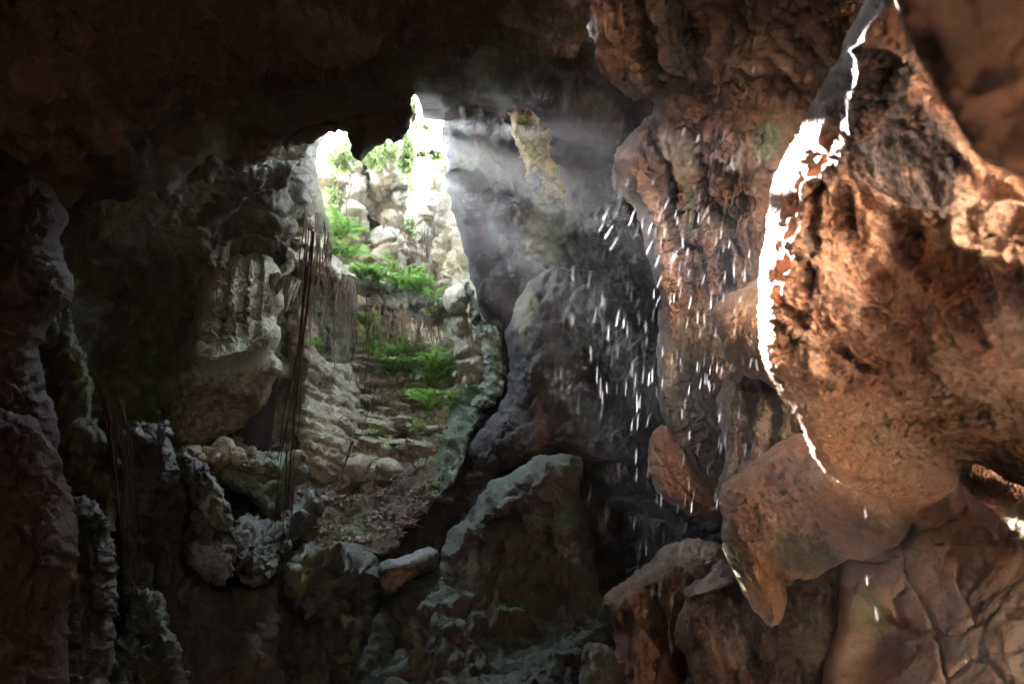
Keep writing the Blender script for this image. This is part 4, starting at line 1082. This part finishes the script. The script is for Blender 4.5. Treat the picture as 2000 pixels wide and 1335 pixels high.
def fern(p, size, n, label, face=None, spread=360, up=0.0):
    o = empty('fern', p, label=label, cat='fern', group='ferns growing on the rock of the shaft')
    a0 = R.uniform(0, 360) if face is None else face - spread / 2
    for k in range(n):
        a = a0 + spread * (k + R.uniform(.1, .9)) / n
        s = size * R.uniform(.65, 1.1)
        inst('frond', R.choice(FRONDS), o, (0, 0, 0), (R.uniform(-.15, .15), R.uniform(-.25, .15) - up, math.radians(a)), (s, s * R.uniform(.8, 1.1), s))
    return o


F = [  # px, py, surface, size (m), fronds, facing (deg; -90 = towards the camera), spread, label
    (664, 468, 17.3, 1.0, 8, -70, 260, 'bright fern clump highest on the left edge of the shaft'),
    (676, 508, 17.6, .9, 8, -60, 240, 'bright fern spilling over the stepped rock at the left rim of the shaft'),
    (655, 500, 17.0, .6, 6, -110, 200, 'small fern in front of the stepped rock at the left rim'),
    (706, 536, 'shelf', .95, 9, -90, 300, 'dense bright fern at the left end of the rock shelf'),
    (736, 548, 'shelf', 1.0, 9, -80, 300, 'tall bright fern second from the left on the rock shelf'),
    (786, 566, 'shelf', 1.15, 11, -90, 320, 'widest bright fern in the middle of the rock shelf'),
    (812, 572, 'shelf', .9, 8, -60, 280, 'bright fern on the right half of the rock shelf'),
    (848, 588, 'shelf', .55, 6, -90, 240, 'small fern at the right end of the rock shelf'),
    (712, 640, 19.0, .95, 8, -100, 220, 'bluish green fern hanging in the shade below the rock shelf'),
    (722, 672, 19.2, .7, 6, -60, 200, 'lower bluish fern drooping beside the hanging roots'),
    (655, 690, 'slope', .5, 7, -90, 260, 'small light fern on top of the thin bedded rock at the left'),
    (668, 705, 'slope', .6, 6, -70, 240, 'light fern just right of the thin bedded rock'),
    (752, 725, 'slope', .95, 7, -100, 240, 'upright dark fern at the upper left of the slope'),
    (782, 712, 'slope', 1.05, 9, -90, 300, 'large fern at the top middle of the slope under the roots'),
    (815, 718, 'slope', 1.0, 8, -70, 300, 'large spreading fern top right of the slope under the roots'),
    (846, 742, 'slope', .9, 8, -50, 260, 'fern above the pale stone pile'),
    (800, 745, 'slope', .9, 7, -100, 260, 'fern just below the large ferns in the middle of the slope'),
    (842, 768, 'slope', .85, 8, -80, 280, 'fern halfway down beside the blue green mossy bank'),
    (866, 780, 'moss', .7, 7, -80, 260, 'fern rooted in the blue green mossy bank'),
    (842, 808, 'slope', 1.15, 6, -90, 200, 'long armed bright fern with two wide arching fronds'),
    (702, 806, 'slope', .5, 6, -90, 240, 'light fern low on the layered rock'),
    (728, 868, 'slope', .6, 4, -40, 120, 'single curved bright frond growing from the dark hollow'),
    (622, 684, 16.0, .55, 4, -120, 160, 'fern with two long fronds on the pale rock rib'),
    (852, 862, 'moss', .45, 6, -90, 260, 'small fern low on the mossy bank'),
    (762, 936, 'ground', .35, 5, -90, 260, 'tiny fern at the upper edge of the leaf litter'),
    (868, 745, 'slope', .9, 8, -80, 280, 'fern between the large ferns and the mossy bank'),
    (770, 745, 'slope', .9, 8, -100, 280, 'fern just left of the middle of the slope'),
    (735, 705, 'slope', .85, 8, -100, 260, 'fern at the top left of the slope beside the trailing reddish roots'),
    (885, 720, 'slope', .7, 7, -60, 260, 'fern tucked beside the pale heap of stones'),
    (820, 790, 'slope', .8, 7, -90, 260, 'fern just above the long armed bright fern'),
    (850, 950, 'moss', .4, 5, -90, 220, 'tiny fern at the bottom tip of the mossy bank'),
]
for (px, py, sf, sz, n, fc, sp, lb) in F:
    p = surf_at(sf, px, py) if isinstance(sf, str) else W(px, py, sf)
    fern(p, sz * R.uniform(.9, 1.15) * (1.2 if sf == 'slope' else 1), n + 1, lb, fc, sp)


# shrubs and climbing plants round the rim ----------------------------
def leaf_cloud(name, cen, rad, n, size, seed, mat, stalk=True):
    r = np.random.RandomState(seed)
    # leaves gather in tufts
    k = max(3, n // 22)
    tc = r.normal(size=(k, 3))
    tc = tc / np.linalg.norm(tc, axis=1, keepdims=True) * r.rand(k, 1) ** .45
    c = tc[r.randint(0, k, n)] + r.normal(size=(n, 3)) * .20
    c = c * np.array(rad)
    d = r.normal(size=(n, 3)) + np.array([0, 0, -.35])
    d /= np.linalg.norm(d, axis=1, keepdims=True)
    s = np.cross(d, r.normal(size=(n, 3)))
    s /= np.linalg.norm(s, axis=1, keepdims=True)
    nn = np.cross(d, s)
    L = size * (.6 + .8 * r.rand(n, 1))
    w = L * .28
    v = np.stack([c, c + d * L * .45 + s * w + nn * L * .06, c + d * L, c + d * L * .45 - s * w + nn * L * .06], 1).reshape(-1, 3)
    q = np.arange(4 * n).reshape(n, 4)
    return v, q


def shrub(px, py, d, rad, n, size, label, seed, name='shrub', cat='shrub', group=None):
    p = W(px, py, d)
    o = empty(name, p, label=label, cat=cat, group=group)
    v, q = leaf_cloud(name, p, rad, n, size, seed, None)
    f = link_mesh('foliage', v, q, M['leaf2'], False)
    f.parent = o
    f['kind'] = 'stuff'
    rr = random.Random(seed)
    for k in range(5):
        e = np.array([rr.uniform(-.7, .7) * rad[0], rr.uniform(-.7, .7) * rad[1], rr.uniform(-.2, .8) * rad[2]])
        b = np.array([0, 0, -rad[2]])
        pts = [b + (e - b) * t + np.array([.08 * math.sin(5 * t + k), .08 * math.cos(4 * t + k), 0]) * rad[0] for t in np.linspace(0, 1, 7)]
        tv, tq = tube(pts, np.linspace(.03, .008, 7) * max(.5, rad[2]), 5)
        b_ = link_mesh('branch', tv, tq, M['root'])
        b_.parent = o


shrub(640, 330, 22.0, (.55, .6, .75), 420, .22, 'sunlit shrub at the upper left corner of the bright opening', 1)
shrub(655, 395, 21.0, (.35, .4, .6), 300, .20, 'light green bush below the left corner of the opening', 2)
shrub(660, 432, 20.0, (.3, .35, .45), 200, .20, 'drooping green bush above the left ferns', 3)
shrub(740, 352, 26.5, (1.0, .5, .55), 650, .22, 'pale leafy shrub on top of the far shaft wall, left of centre', 4)
shrub(795, 366, 26.5, (.55, .4, .5), 350, .22, 'pale leafy shrub on top of the far shaft wall, right of centre', 5)
shrub(807, 222, 15.2, (.08, .14, .50), 170, .10, 'leafy creeper hanging in the narrow upper notch of the opening', 6, 'creeper', 'creeper')
shrub(852, 330, 22.0, (.3, .4, .8), 380, .16, 'greenery hanging on the right wall of the bright shaft', 7)
shrub(745, 425, 24.5, (.45, .25, .35), 240, .17, 'small bush on a ledge of the far shaft wall', 8)
shrub(800, 440, 24.0, (.25, .2, .3), 160, .16, 'tuft of leaves in the middle of the far shaft wall', 9)
shrub(838, 600, 18.6, (.22, .2, .12), 60, .16, 'few broad bright leaves at the edge of the rock shelf', 10, 'small_plant', 'plant')
shrub(812, 832, 15.4, (.20, .2, .08), 40, .17, 'broad leaved seedling on a tall thin stem above the litter', 11, 'small_plant', 'plant')
shrub(735, 292, 19.6, (.80, .5, .55), 260, .22, 'added branch of leaves behind the hanging rock in the middle of the opening', 12)  # leaves put in to break up the sun behind the rock
shrub(752, 302, 19.0, (.45, .4, .40), 160, .20, 'smaller added branch of leaves right of the tip of the hanging rock', 14)  # added like the branch before it, thins the sunlight
shrub(662, 300, 19.6, (.42, .4, .50), 260, .20, 'added branch of leaves filling the left part of the opening', 13)  # added leaves that weaken the left sun ray
shrub(788, 234, 18.0, (.14, .25, .48), 1100, .13, 'upper clump of added sun-blocking creeper right behind the hanging rock', 16, 'creeper', 'creeper')  # added blocker, narrows the sun slit from its left side
shrub(794, 305, 18.0, (.17, .25, .52), 1300, .13, 'lower clump of added sun-blocking creeper beside the tip of the hanging rock', 18, 'creeper', 'creeper')  # second added clump narrowing the sun slit
shrub(834, 249, 16.0, (.24, .14, .06), 80, .10, 'added sun-blocking leafy twig crossing the bright notch of the opening', 19, 'creeper', 'creeper')  # added blocker, parts the upper beam from the main one
shrub(838, 302, 16.0, (.30, .2, .10), 300, .11, 'added sun-blocking leafy twig at the right edge of the opening above the pale roots', 20, 'creeper', 'creeper')  # added blocker closing the bottom of the main beam
shrub(740, 318, 30, (1.9, .8, .6), 900, .28, 'added pale tree crown far beyond the middle of the opening', 15, 'tree', 'tree')  # crown added beyond the opening to dapple the sun


# roots ----------------------------------------------------------------
def root(p0, p1, rad, mat, label, group, name='hanging_root', wob=.09, fork=False):
    p0, p1 = np.array(p0), np.array(p1)
    L = np.linalg.norm(p1 - p0)
    n = max(6, min(16, int(L / .25)))
    t = np.linspace(0, 1, n)
    ph = [R.uniform(0, 6.28) for _ in range(4)]
    f1, f2 = R.uniform(2, 5), R.uniform(6, 11)
    wx = wob * (np.sin(f1 * t + ph[0]) + .4 * np.sin(f2 * t + ph[1])) * (t * 1.6).clip(0, 1)
    wy = wob * (np.sin(f1 * t + ph[2]) + .4 * np.sin(f2 * t + ph[3])) * (t * 1.6).clip(0, 1)
    pts = p0 + (p1 - p0) * t[:, None] + wx[:, None] * RIGHT + wy[:, None] * np.array([0, 1, 0])
    v, q = tube(pts - p0, rad * (1 - .55 * t) * (1 + .25 * np.sin(t * 23 + ph[0])), 5)
    o = link_mesh(name, v, q, mat)
    o.location = tuple(p0)
    props(o, label, 'root', group)
    return o


def curtain(n, x0, x1, yt, yb, d, r, mat, label, group, slant=0, wob=.10):
    """n roots; yt, yb: functions of px giving (lo, hi) for top and bottom"""
    for k in range(n):
        x = x0 + (x1 - x0) * R.random()
        a, b = R.uniform(*yt(x)), R.uniform(*yb(x))
        dd = d + R.uniform(-.4, .4)
        root(W(x, a, dd), W(x + slant * (b - a) / 100 + R.uniform(-3, 3), b, dd - .15), r * R.choice((.5, .6, .7, .8, 1.3)), mat, label, group, wob=wob)


lin = lambda xa, ya, xb, yb_, s: (lambda x: (ya + (yb_ - ya) * (x - xa) / (xb - xa) - s, ya + (yb_ - ya) * (x - xa) / (xb - xa) + s))
cst = lambda a, b: (lambda x: (a, b))
curtain(34, 592, 650, lin(592, 410, 650, 470, 25), cst(560, 720), 15.4, .014, M['root'], 'thin brown root hanging over the stepped rock at the left rim of the shaft', 'roots hanging over the left rim', slant=-4)
curtain(22, 650, 700, lin(650, 520, 700, 560, 10), cst(600, 720), 17.2, .016, M['root'], 'thin root hanging in the dark recess below the left ferns', 'roots in the recess below the left ferns', slant=-3)
curtain(46, 730, 866, lin(730, 592, 866, 630, 10), cst(640, 735), 19.0, .017, M['root'], 'pale brown root in the curtain hanging under the rock shelf', 'curtain of roots under the rock shelf', slant=0)
curtain(22, 838, 884, lin(838, 310, 884, 330, 30), cst(380, 470), 20.2, .014, M['root'], 'pale root hanging down the right wall of the bright shaft', 'roots on the right wall of the shaft', slant=1)
curtain(16, 770, 850, cst(390, 470), cst(480, 570), 23.2, .018, M['root'], 'pale root hanging down the far wall of the bright shaft', 'roots on the far wall of the shaft', slant=0)
curtain(10, 690, 732, cst(560, 650), cst(700, 800), 17.8, .014, M['redroot'], 'reddish root trailing down onto the layered slope', 'reddish roots over the layered slope', slant=-2)
curtain(7, 640, 700, cst(330, 360), cst(420, 520), 20.0, .016, M['root'], 'slanting vine in front of the left shaft wall', 'vines across the left of the shaft', slant=-14)
for k, (xa, ya, xb, yb_, d, r) in enumerate([(612, 452, 566, 990, 11, .022), (608, 470, 560, 960, 11.05, .012), (600, 520, 548, 900, 11, .020), (596, 560, 538, 1060, 10.8, .014), (604, 440, 575, 900, 11.1, .010),
                                              (560, 880, 545, 1130, 10.4, .012), (572, 960, 556, 1100, 10.6, .012)]):
    root(W(xa, ya, d), W(xb, yb_, d), r, M['darkroot'], ['thickest of the long black roots in front of the pale rib', 'thin black root twined beside the thickest long root', 'second thickest black root, left of the thickest one', 'long black root reaching lowest, at the left of the bundle', 'finest black root, ending above the stony ledge', 'short black root end trailing below the stony ledge', 'short black root trailing down over the rough grey rock'][k], 'long dark roots in front of the pale rib', wob=.05)
for (xa, ya, xb, yb_, d, r, lb) in [(690, 860, 660, 955, 15.0, .028, 'straight pole of dead wood leaning on the layered rock'), (735, 755, 700, 870, 16.2, .016, 'dry stem hanging across the layered rock'),
                                    (838, 880, 818, 960, 13.8, .018, 'dry stem hanging over the dark part of the slope'), (812, 835, 805, 930, 14.8, .012, 'thin stem of the broad leaved seedling')]:
    root(W(xa, ya, d), W(xb, yb_, d), r, M['root'], lb, None, name='dry_vine', wob=.03)

# the fibrous root bundle at the left
bun = empty('root_bundle', W(225, 780, 8.0), label='thick hanging bundle of reddish brown fibrous roots at the left', cat='roots')
b0 = np.array(bun.location)
for k in range(18):
    u = R.random()
    w_ = R.gauss(0, 9)
    ys = 740 + 150 * R.random() ** 1.5
    full = [(168 + 26 * u, 690), (190 + 34 * u, 760), (206 + 36 * u, 830), (212 + 38 * u, 900), (222 + 30 * u, 980), (232 + 24 * u, 1050), (240 + 18 * u, 1150)]
    ye = 1000 + 150 * R.random()
    ysmp = np.linspace(ys, ye, 18)
    xs = np.interp(ysmp, [b for a, b in full], [a for a, b in full]) + w_ + 3 * np.sin(ysmp / R.uniform(18, 40) + k) * R.random()
    dz = 7.7 - .3 * math.sin(u * 3.14) + R.uniform(-.15, .12) + .04 * np.sin(ysmp / 25 + k * 2)
    P = W(xs, ysmp, dz) - b0
    v, q = tube(P, R.uniform(.006, .017) * np.linspace(1, .45, 18), 5)
    link_mesh('strand', v, q, M['redroot']).parent = bun


# stones -----------------------------------------------------------------
def stone_mesh(seed, sub=3):
    bm = bmesh.new()
    bmesh.ops.create_icosphere(bm, subdivisions=sub, radius=1)
    me = bpy.data.meshes.new('stone')
    bm.to_mesh(me)
    bm.free()
    n = len(me.vertices)
    co = np.zeros(n * 3, np.float32)
    me.vertices.foreach_get('co', co)
    co = co.reshape(-1, 3)
    r = np.random.RandomState(seed)
    for _ in range(9):                                # knock flat facets off
        d = r.normal(size=3)
        d /= np.linalg.norm(d)
        t = co @ d
        h = r.uniform(.55, .85)
        co = co - np.outer(np.maximum(t - h, 0) * .9, d)
    co = co * (1 + .10 * fbm(co * 1.6 + seed * 3.1, 3)[:, None] + .04 * ridged(co * 4 + seed, 2)[:, None])
    me.vertices.foreach_set('co', co.astype(np.float32).ravel())
    me.polygons.foreach_set('use_smooth', np.ones(len(me.polygons), bool))
    me.update()
    me.materials.append(M['pale'])
    return me


STONES = [stone_mesh(i) for i in range(6)]
for (px, py, s, sf, lb) in [(440, 880, .25, 11.5, 'largest pale stone lying on the mossy ledge'), (405, 885, .15, 11.2, 'square pale stone left of the largest ledge stone'), (420, 894, .10, 11.0, 'little stone between the square and the largest ledge stone'),
                            (384, 884, .12, 11.0, 'small pale stone in the middle of the ledge pebbles'), (366, 881, .11, 11.0, 'small stone at the left end of the ledge'), (374, 890, .08, 10.9, 'smallest pebble at the left end of the ledge'),
                            (395, 894, .08, 10.9, 'pebble in front of the square ledge stone'), (462, 890, .16, 11.4, 'flat stone right of the largest ledge stone'), (490, 882, .12, 11.8, 'pale stone where the moss of the ledge begins'),
                            (578, 896, .20, 12.2, 'dark stone under the foot of the pale rib'),
                            (896, 734, .16, 16.9, 'leftmost stone of the pale heap under the blocky rock'), (908, 728, .20, 17.0, 'top stone of the pale heap under the blocky rock'), (922, 736, .22, 16.7, 'largest stone of the pale heap under the blocky rock'),
                            (938, 740, .20, 16.5, 'right hand stone of the pale heap beside the mossy bank'), (912, 742, .13, 16.6, 'low front stone of the pale heap'),
                            (760, 915, .30, 15.0, 'grey stone lying at the top of the leaf litter'), (700, 912, .34, 15.2, 'rounded grey stone at the foot of the layered rock'), (735, 925, .2, 15.0, 'small grey stone in the dark hollow above the litter')]:
    o = inst('stone', R.choice(STONES), None, W(px, py, sf), (R.uniform(0, 6), R.uniform(-.3, .3), R.uniform(0, 6)), (s * R.uniform(.9, 1.3), s, s * R.uniform(.6, .85)))
    props(o, lb, 'stone')

# the thin limestone beds of the slope, each slab its own part
for row, (ya, n, xa, xb, sz) in enumerate([(690, 5, 658, 720, .36), (708, 6, 660, 725, .42), (724, 6, 662, 735, .42), (742, 5, 664, 730, .42), (760, 5, 664, 712, .40), (782, 6, 690, 800, .50), (800, 6, 668, 790, .46),
                                           (822, 6, 672, 765, .50), (842, 5, 664, 760, .44), (862, 5, 662, 740, .44), (884, 5, 662, 740, .42), (905, 5, 664, 740, .42), (760, 5, 760, 840, .42), (830, 5, 790, 860, .36), (880, 5, 780, 850, .36)]):
    for k in range(n):
        x = xa + (xb - xa) * (k + R.uniform(.2, .8)) / n
        y = ya + R.uniform(-5, 5) + .12 * (x - xa)
        p = surf_at('slope', x, y)
        v = (CAM - p) / np.linalg.norm(CAM - p)
        s = sz * R.uniform(.55, 1.0)
        o = inst('slab', STONES[R.randrange(6)], slope, p - v * .10, (R.uniform(-.15, .15), R.uniform(.02, .3), R.uniform(-.6, .6)), (s, s * .8, s * R.uniform(.26, .42)))

# stalactites under the left wall
def stalactite(px, py, d, L, r, label):
    p = W(px, py, d)
    n, m = 22, 14
    t = np.linspace(0, 1, n)
    th = np.linspace(0, 2 * np.pi, m, endpoint=False)
    v = np.zeros((n, m, 3))
    rad = r * (1 - t) ** .8 + .006
    v[..., 0] = rad[:, None] * np.cos(th)
    v[..., 1] = rad[:, None] * np.sin(th)
    v[..., 2] = -L * t[:, None]
    q = v.reshape(-1, 3)
    q = q * (1 + np.array([.35, .35, 0]) * fbm(q * np.array([9, 9, 2.5]) + px, 3)[:, None])
    I = np.arange(n * m).reshape(n, m)
    f = np.stack([np.roll(I, -1, 1)[:-1], I[:-1], I[1:], np.roll(I, -1, 1)[1:]], -1).reshape(-1, 4)
    o = link_mesh('stalactite', q, f, M['pale'])
    o.location = tuple(p)
    props(o, label, 'stalactite')


stalactite(566, 542, 14.2, .75, .15, 'longer pale stalactite left of the hanging roots')
stalactite(545, 540, 14.3, .42, .17, 'short stubby pale stalactite above the overhang')
stalactite(577, 548, 14.4, .5, .10, 'thin pale stalactite just right of the longer one')

# leaf litter and twigs -------------------------------------------------------
def litter(name, specs, mat, size, seed):
    r = np.random.RandomState(seed)
    V = []
    for key, n, box in specs:
        vx, vy, P, ins = SURF[key]
        m = ins & (vx > box[0]) & (vx < box[2]) & (vy > box[1]) & (vy < box[3])
        pts = P[m]
        dens = fbm(pts / .5, 3, .6, 4.0)
        w = np.clip(dens + .25, 0.02, 1) ** 2
        k = r.choice(len(pts), n, p=w / w.sum())
        V.append(pts[k])
    c = np.concatenate(V)
    n = len(c)
    c = c + r.normal(size=(n, 3)) * .03 + np.array([0, -.02, .025])
    d = r.normal(size=(n, 3)) * np.array([1, 1, .35])
    d /= np.linalg.norm(d, axis=1, keepdims=True)
    s = np.cross(d, r.normal(size=(n, 3)) * .35 + np.array([0, 0, 1]))
    s /= np.linalg.norm(s, axis=1, keepdims=True)
    nn = np.cross(d, s)
    L = size * (.5 + r.rand(n, 1))
    w = L * .24
    v = np.stack([c - d * L * .5, c + s * w + nn * L * .12, c + d * L * .5, c - s * w + nn * L * .12], 1).reshape(-1, 3)
    ob = link_mesh(name, v, np.arange(4 * n).reshape(n, 4), mat, False)
    props(ob, kind='stuff')


litter('fallen_leaves', [('ground', 5200, (480, 900, 880, 1110)), ('ledge', 420, (340, 860, 610, 930)), ('slope', 700, (690, 700, 900, 950)), ('shelf', 300, (640, 500, 880, 600)), ('moss', 200, (800, 720, 1000, 1000))], M['deadleaf'], .085, 3)


def twig_litter():
    r = random.Random(8)
    co, qs = [], []
    for k in range(130):
        key, bx = r.choice([('ground', (490, 920, 870, 1100)), ('ground', (490, 920, 870, 1100)), ('slope', (690, 740, 900, 940))])
        p = surf_at(key, r.uniform(bx[0], bx[2]), r.uniform(bx[1], bx[3])) + np.array([0, -.03, .04])
        a = r.uniform(0, 3.14)
        L = r.uniform(.15, .55)
        dr = np.array([math.cos(a), .5 * math.sin(a), r.uniform(-.5, .3)]) * L
        pts = [p - dr / 2, p - dr * .1 + np.array([0, 0, r.uniform(-.03, .05)]), p + dr / 2]
        v, q = tube(pts, (.010, .008, .005), 4)
        b = len(co)
        co += list(v)
        qs += list(q + b)
    props(link_mesh('twig_litter', np.array(co), np.array(qs), M['deadleaf'], True), kind='stuff')


twig_litter()
for (xa, ya, xb, yb_, r, lb) in [(762, 948, 806, 912, .03, 'longest dead stick lying across the leaf litter'), (700, 975, 735, 968, .018, 'short dead stick on the leaf litter'), (600, 1000, 622, 985, .016, 'small dead stick near the foot of the pale rib')]:
    a = surf_at('ground', xa, ya)
    b = surf_at('ground', xb, yb_)
    root(a + [0, 0, .07], b + [0, 0, .07], r, M['root'], lb, None, name='dead_stick', wob=.02)['category'] = 'stick'

# ------------------------------------------------------------------ falling drops of water, where the sun beam crosses the cave
T = NT('water_drop')
_d = T.n('ShaderNodeBsdfPrincipled', {'Base Color': (.9, .92, 1, 1), 'Roughness': .15, 'Specular IOR Level': .6})
_t = T.n('ShaderNodeBsdfTranslucent', {'Color': (.92, .93, 1, 1)})
_m = T.n('ShaderNodeMixShader', {0: .65, 1: _d.outputs[0], 2: _t.outputs[0]})
_x = T.n('ShaderNodeBsdfTransparent')
_m2 = T.n('ShaderNodeMixShader', {0: .962, 1: _m.outputs[0], 2: _x.outputs[0]})
T.t.links.new(_m2.outputs[0], T.out.inputs[0])
M['drop'] = T.m
M['faint'] = T.m.copy()
for _n in M['faint'].node_tree.nodes:
    if _n.type == 'MIX_SHADER' and abs(_n.inputs[0].default_value - .962) < 1e-3:
        _n.inputs[0].default_value = .99


def drop_geo(k):
    """a stretched drop, one metre long and 1 wide in its own units: pointed tail above, rounder head below"""
    z = np.array([-.5, -.47, -.40, -.2, .1, .35, .5])
    r = np.array([.02, .30, .46, .5, .42, .25, .03]) * (1 + .08 * np.sin(np.arange(7) * (1.3 + k)))
    th = np.linspace(0, 2 * np.pi, 6, endpoint=False)
    v = np.stack([r[:, None] * np.cos(th), r[:, None] * np.sin(th), np.repeat(z[:, None], 6, 1)], -1).reshape(-1, 3)
    I = np.arange(42).reshape(7, 6)
    q = np.stack([np.roll(I, -1, 1)[:-1], np.roll(I, -1, 1)[1:], I[1:], I[:-1]], -1)[..., ::-1].reshape(-1, 4)
    return v, q


DG_ = [drop_geo(k) for k in range(3)]
DM = [raw_mesh('water_drop', v, q, M['drop']) for v, q in DG_] + [raw_mesh('water_drop', v, q, M['faint']) for v, q in DG_]
APER = [[(840, 198), (848, 212), (858, 235), (860, 246), (840, 246)], [(842, 262), (862, 262), (868, 304), (842, 304)], [(842, 336), (874, 336), (886, 395), (846, 395)]]


def beam_depth(px, py, lo, hi, r):
    """a depth at which this pixel's ray is inside the sun beam that comes through the opening"""
    c = []
    for k in range(40):
        d = lo + (hi - lo) * (k + r.random()) / 40
        s_ = d / 13.2
        x, y = SUN_PX[0] + (px - SUN_PX[0]) * s_, SUN_PX[1] + (py - SUN_PX[1]) * s_
        if any(seg_dist(np.array([x]), np.array([y]), A_, True)[1][0] for A_ in APER):
            c.append(d)
    return r.choice(c) if c else None


rd = random.Random(21)
SPOTS = []
def spray(n, cx, cy_, sx, sy, rot, tilt, L, lo=1.9, hi=5.5, w=(2.0, 4.0)):
    for _ in range(n):
        a, b = rd.gauss(0, 1), rd.gauss(0, 1)
        c, s_ = math.cos(math.radians(rot)), math.sin(math.radians(rot))
        px, py = cx + a * sx * c - b * sy * s_, cy_ + a * sx * s_ + b * sy * c
        SPOTS.append((px, py, tilt + rd.gauss(0, 4), rd.uniform(*L), lo, hi, rd.uniform(*w)))


spray(184, 1460, 330, 58, 66, 10, 14, (6, 13), 1.6, 5, (2.0, 3.2))
spray(32, 1400, 440, 70, 50, 0, 14, (14, 22))
spray(64, 1400, 540, 60, 110, 5, 8, (16, 26))
spray(48, 1370, 680, 55, 80, 0, 4, (18, 30))
spray(20, 1320, 330, 40, 50, 0, 20, (12, 24))
spray(11, 1195, 440, 40, 40, 0, 28, (20, 40), 1.8, 5, (3, 5))
spray(12, 1290, 470, 35, 60, 0, 22, (22, 40), 1.8, 5, (3, 5))
spray(24, 1300, 600, 50, 80, 0, 6, (22, 36), 1.8, 5, (3, 5))
spray(20, 1200, 660, 60, 140, 0, 4, (24, 40), 1.8, 5, (3, 5))
spray(32, 1190, 900, 60, 110, 10, 4, (26, 50), 1.6, 4, (4, 6))
spray(27, 1240, 1060, 60, 80, 0, 3, (26, 56), 1.6, 4, (4, 6))
spray(24, 1350, 900, 60, 90, 0, 6, (20, 34), 1.8, 4, (3, 5))
spray(12, 1240, 1220, 80, 50, 0, 2, (30, 60), 1.6, 4, (4, 6))
for (x, y, t_, L) in [(1165, 137, 30, 14), (1208, 137, 30, 16), (1218, 130, 28, 16), (1181, 188, 32, 20), (1182, 200, 28, 18), (1005, 225, 3, 16), (1147, 233, 3, 10), (1251, 234, 4, 10), (1428, 88, 12, 16), (1472, 136, 8, 16), (1462, 172, 8, 14), (1025, 795, 2, 34),
                      (1055, 785, 2, 30), (1090, 858, 2, 12), (986, 812, 2, 20), (1087, 1014, 2, 30), (1080, 1160, 2, 40), (1010, 1206, 2, 26), (990, 1266, 2, 30), (1018, 1285, 2, 26), (1050, 1320, 2, 34), (865, 1312, 4, 36), (697, 1226, 4, 32), (961, 1110, 2, 24), (1118, 556, 26, 18),
                      (1146, 517, 26, 14), (1693, 1132, -8, 26), (1711, 1196, -10, 36), (1872, 1062, -10, 40), (1690, 1000, -6, 24), (1176, 585, 2, 30), (1165, 550, 2, 24), (964, 593, 14, 12), (950, 560, 14, 10), (1160, 900, 2, 30), (1130, 800, 2, 26)]:
    SPOTS.append((x, y, t_, L, 1.6, 6, 4.0))

DROPS = []
for (px, py, t_, L, lo, hi, w) in SPOTS:
    if not (0 < px < 1560 + 400 and -10 < py < 1345):
        continue
    d = beam_depth(px, py, lo, hi, rd)
    if d is None:
        d = beam_depth(px, py, 1.2, 9, rd)
    if d is None:
        d = rd.uniform(2.2, 3.2)
    a = math.radians(90 + t_)
    ax = math.cos(a) * RIGHT - math.sin(a) * UP             # along the fall, downwards
    w *= rd.uniform(.20, .40)
    L *= .85
    DROPS.append((L * w, W(px, py, d), ax, L * d / FPX, w * d / FPX))
DROPS.sort(key=lambda e: -e[0])
sv, sq = [], []
for k, (_a, p, ax, L, w) in enumerate(DROPS):
    qt = Vector(tuple(-ax)).to_track_quat('Z', 'Y')
    if k < 300:
        o = bpy.data.objects.new('water_drop', DM[k % 3 + (3 if k % 5 < 2 else 0)])
        COL.objects.link(o)
        o.location = tuple(p)
        o.rotation_euler = qt.to_euler()
        o.scale = (w, w, L)
        props(o, 'white streak of a falling water drop catching the sunlight', 'water drop', 'water drops falling through the sun beam')
    else:
        v, q = DG_[k % 3]
        Rm = np.array(qt.to_matrix())
        sq.append(q + 42 * len(sv))
        sv.append((v * (w, w, L)) @ Rm.T + p)
if sv:
    props(link_mesh('water_spray', np.concatenate(sv), np.concatenate(sq), M['faint']), kind='stuff')

# ------------------------------------------------------------------ haze
def haze():
    T = NT('cave_haze')
    pv = T.n('ShaderNodeVolumePrincipled', {'Color': (.86, .9, 1, 1), 'Density': 0.0008, 'Anisotropy': 0.55})
    T.t.links.new(pv.outputs[0], T.out.inputs['Volume'])
    v = [(x, y, z) for z in (-4.2, 21.5) for y in (-8.2, 33) for x in (-14.5, 14.5)]
    f = np.array([(0, 2, 3, 1), (4, 5, 7, 6), (0, 1, 5, 4), (2, 6, 7, 3), (0, 4, 6, 2), (1, 3, 7, 5)])
    ob = link_mesh('haze', np.array(v, float), f, T.m, False)
    props(ob, kind='stuff')
    return ob


haze()
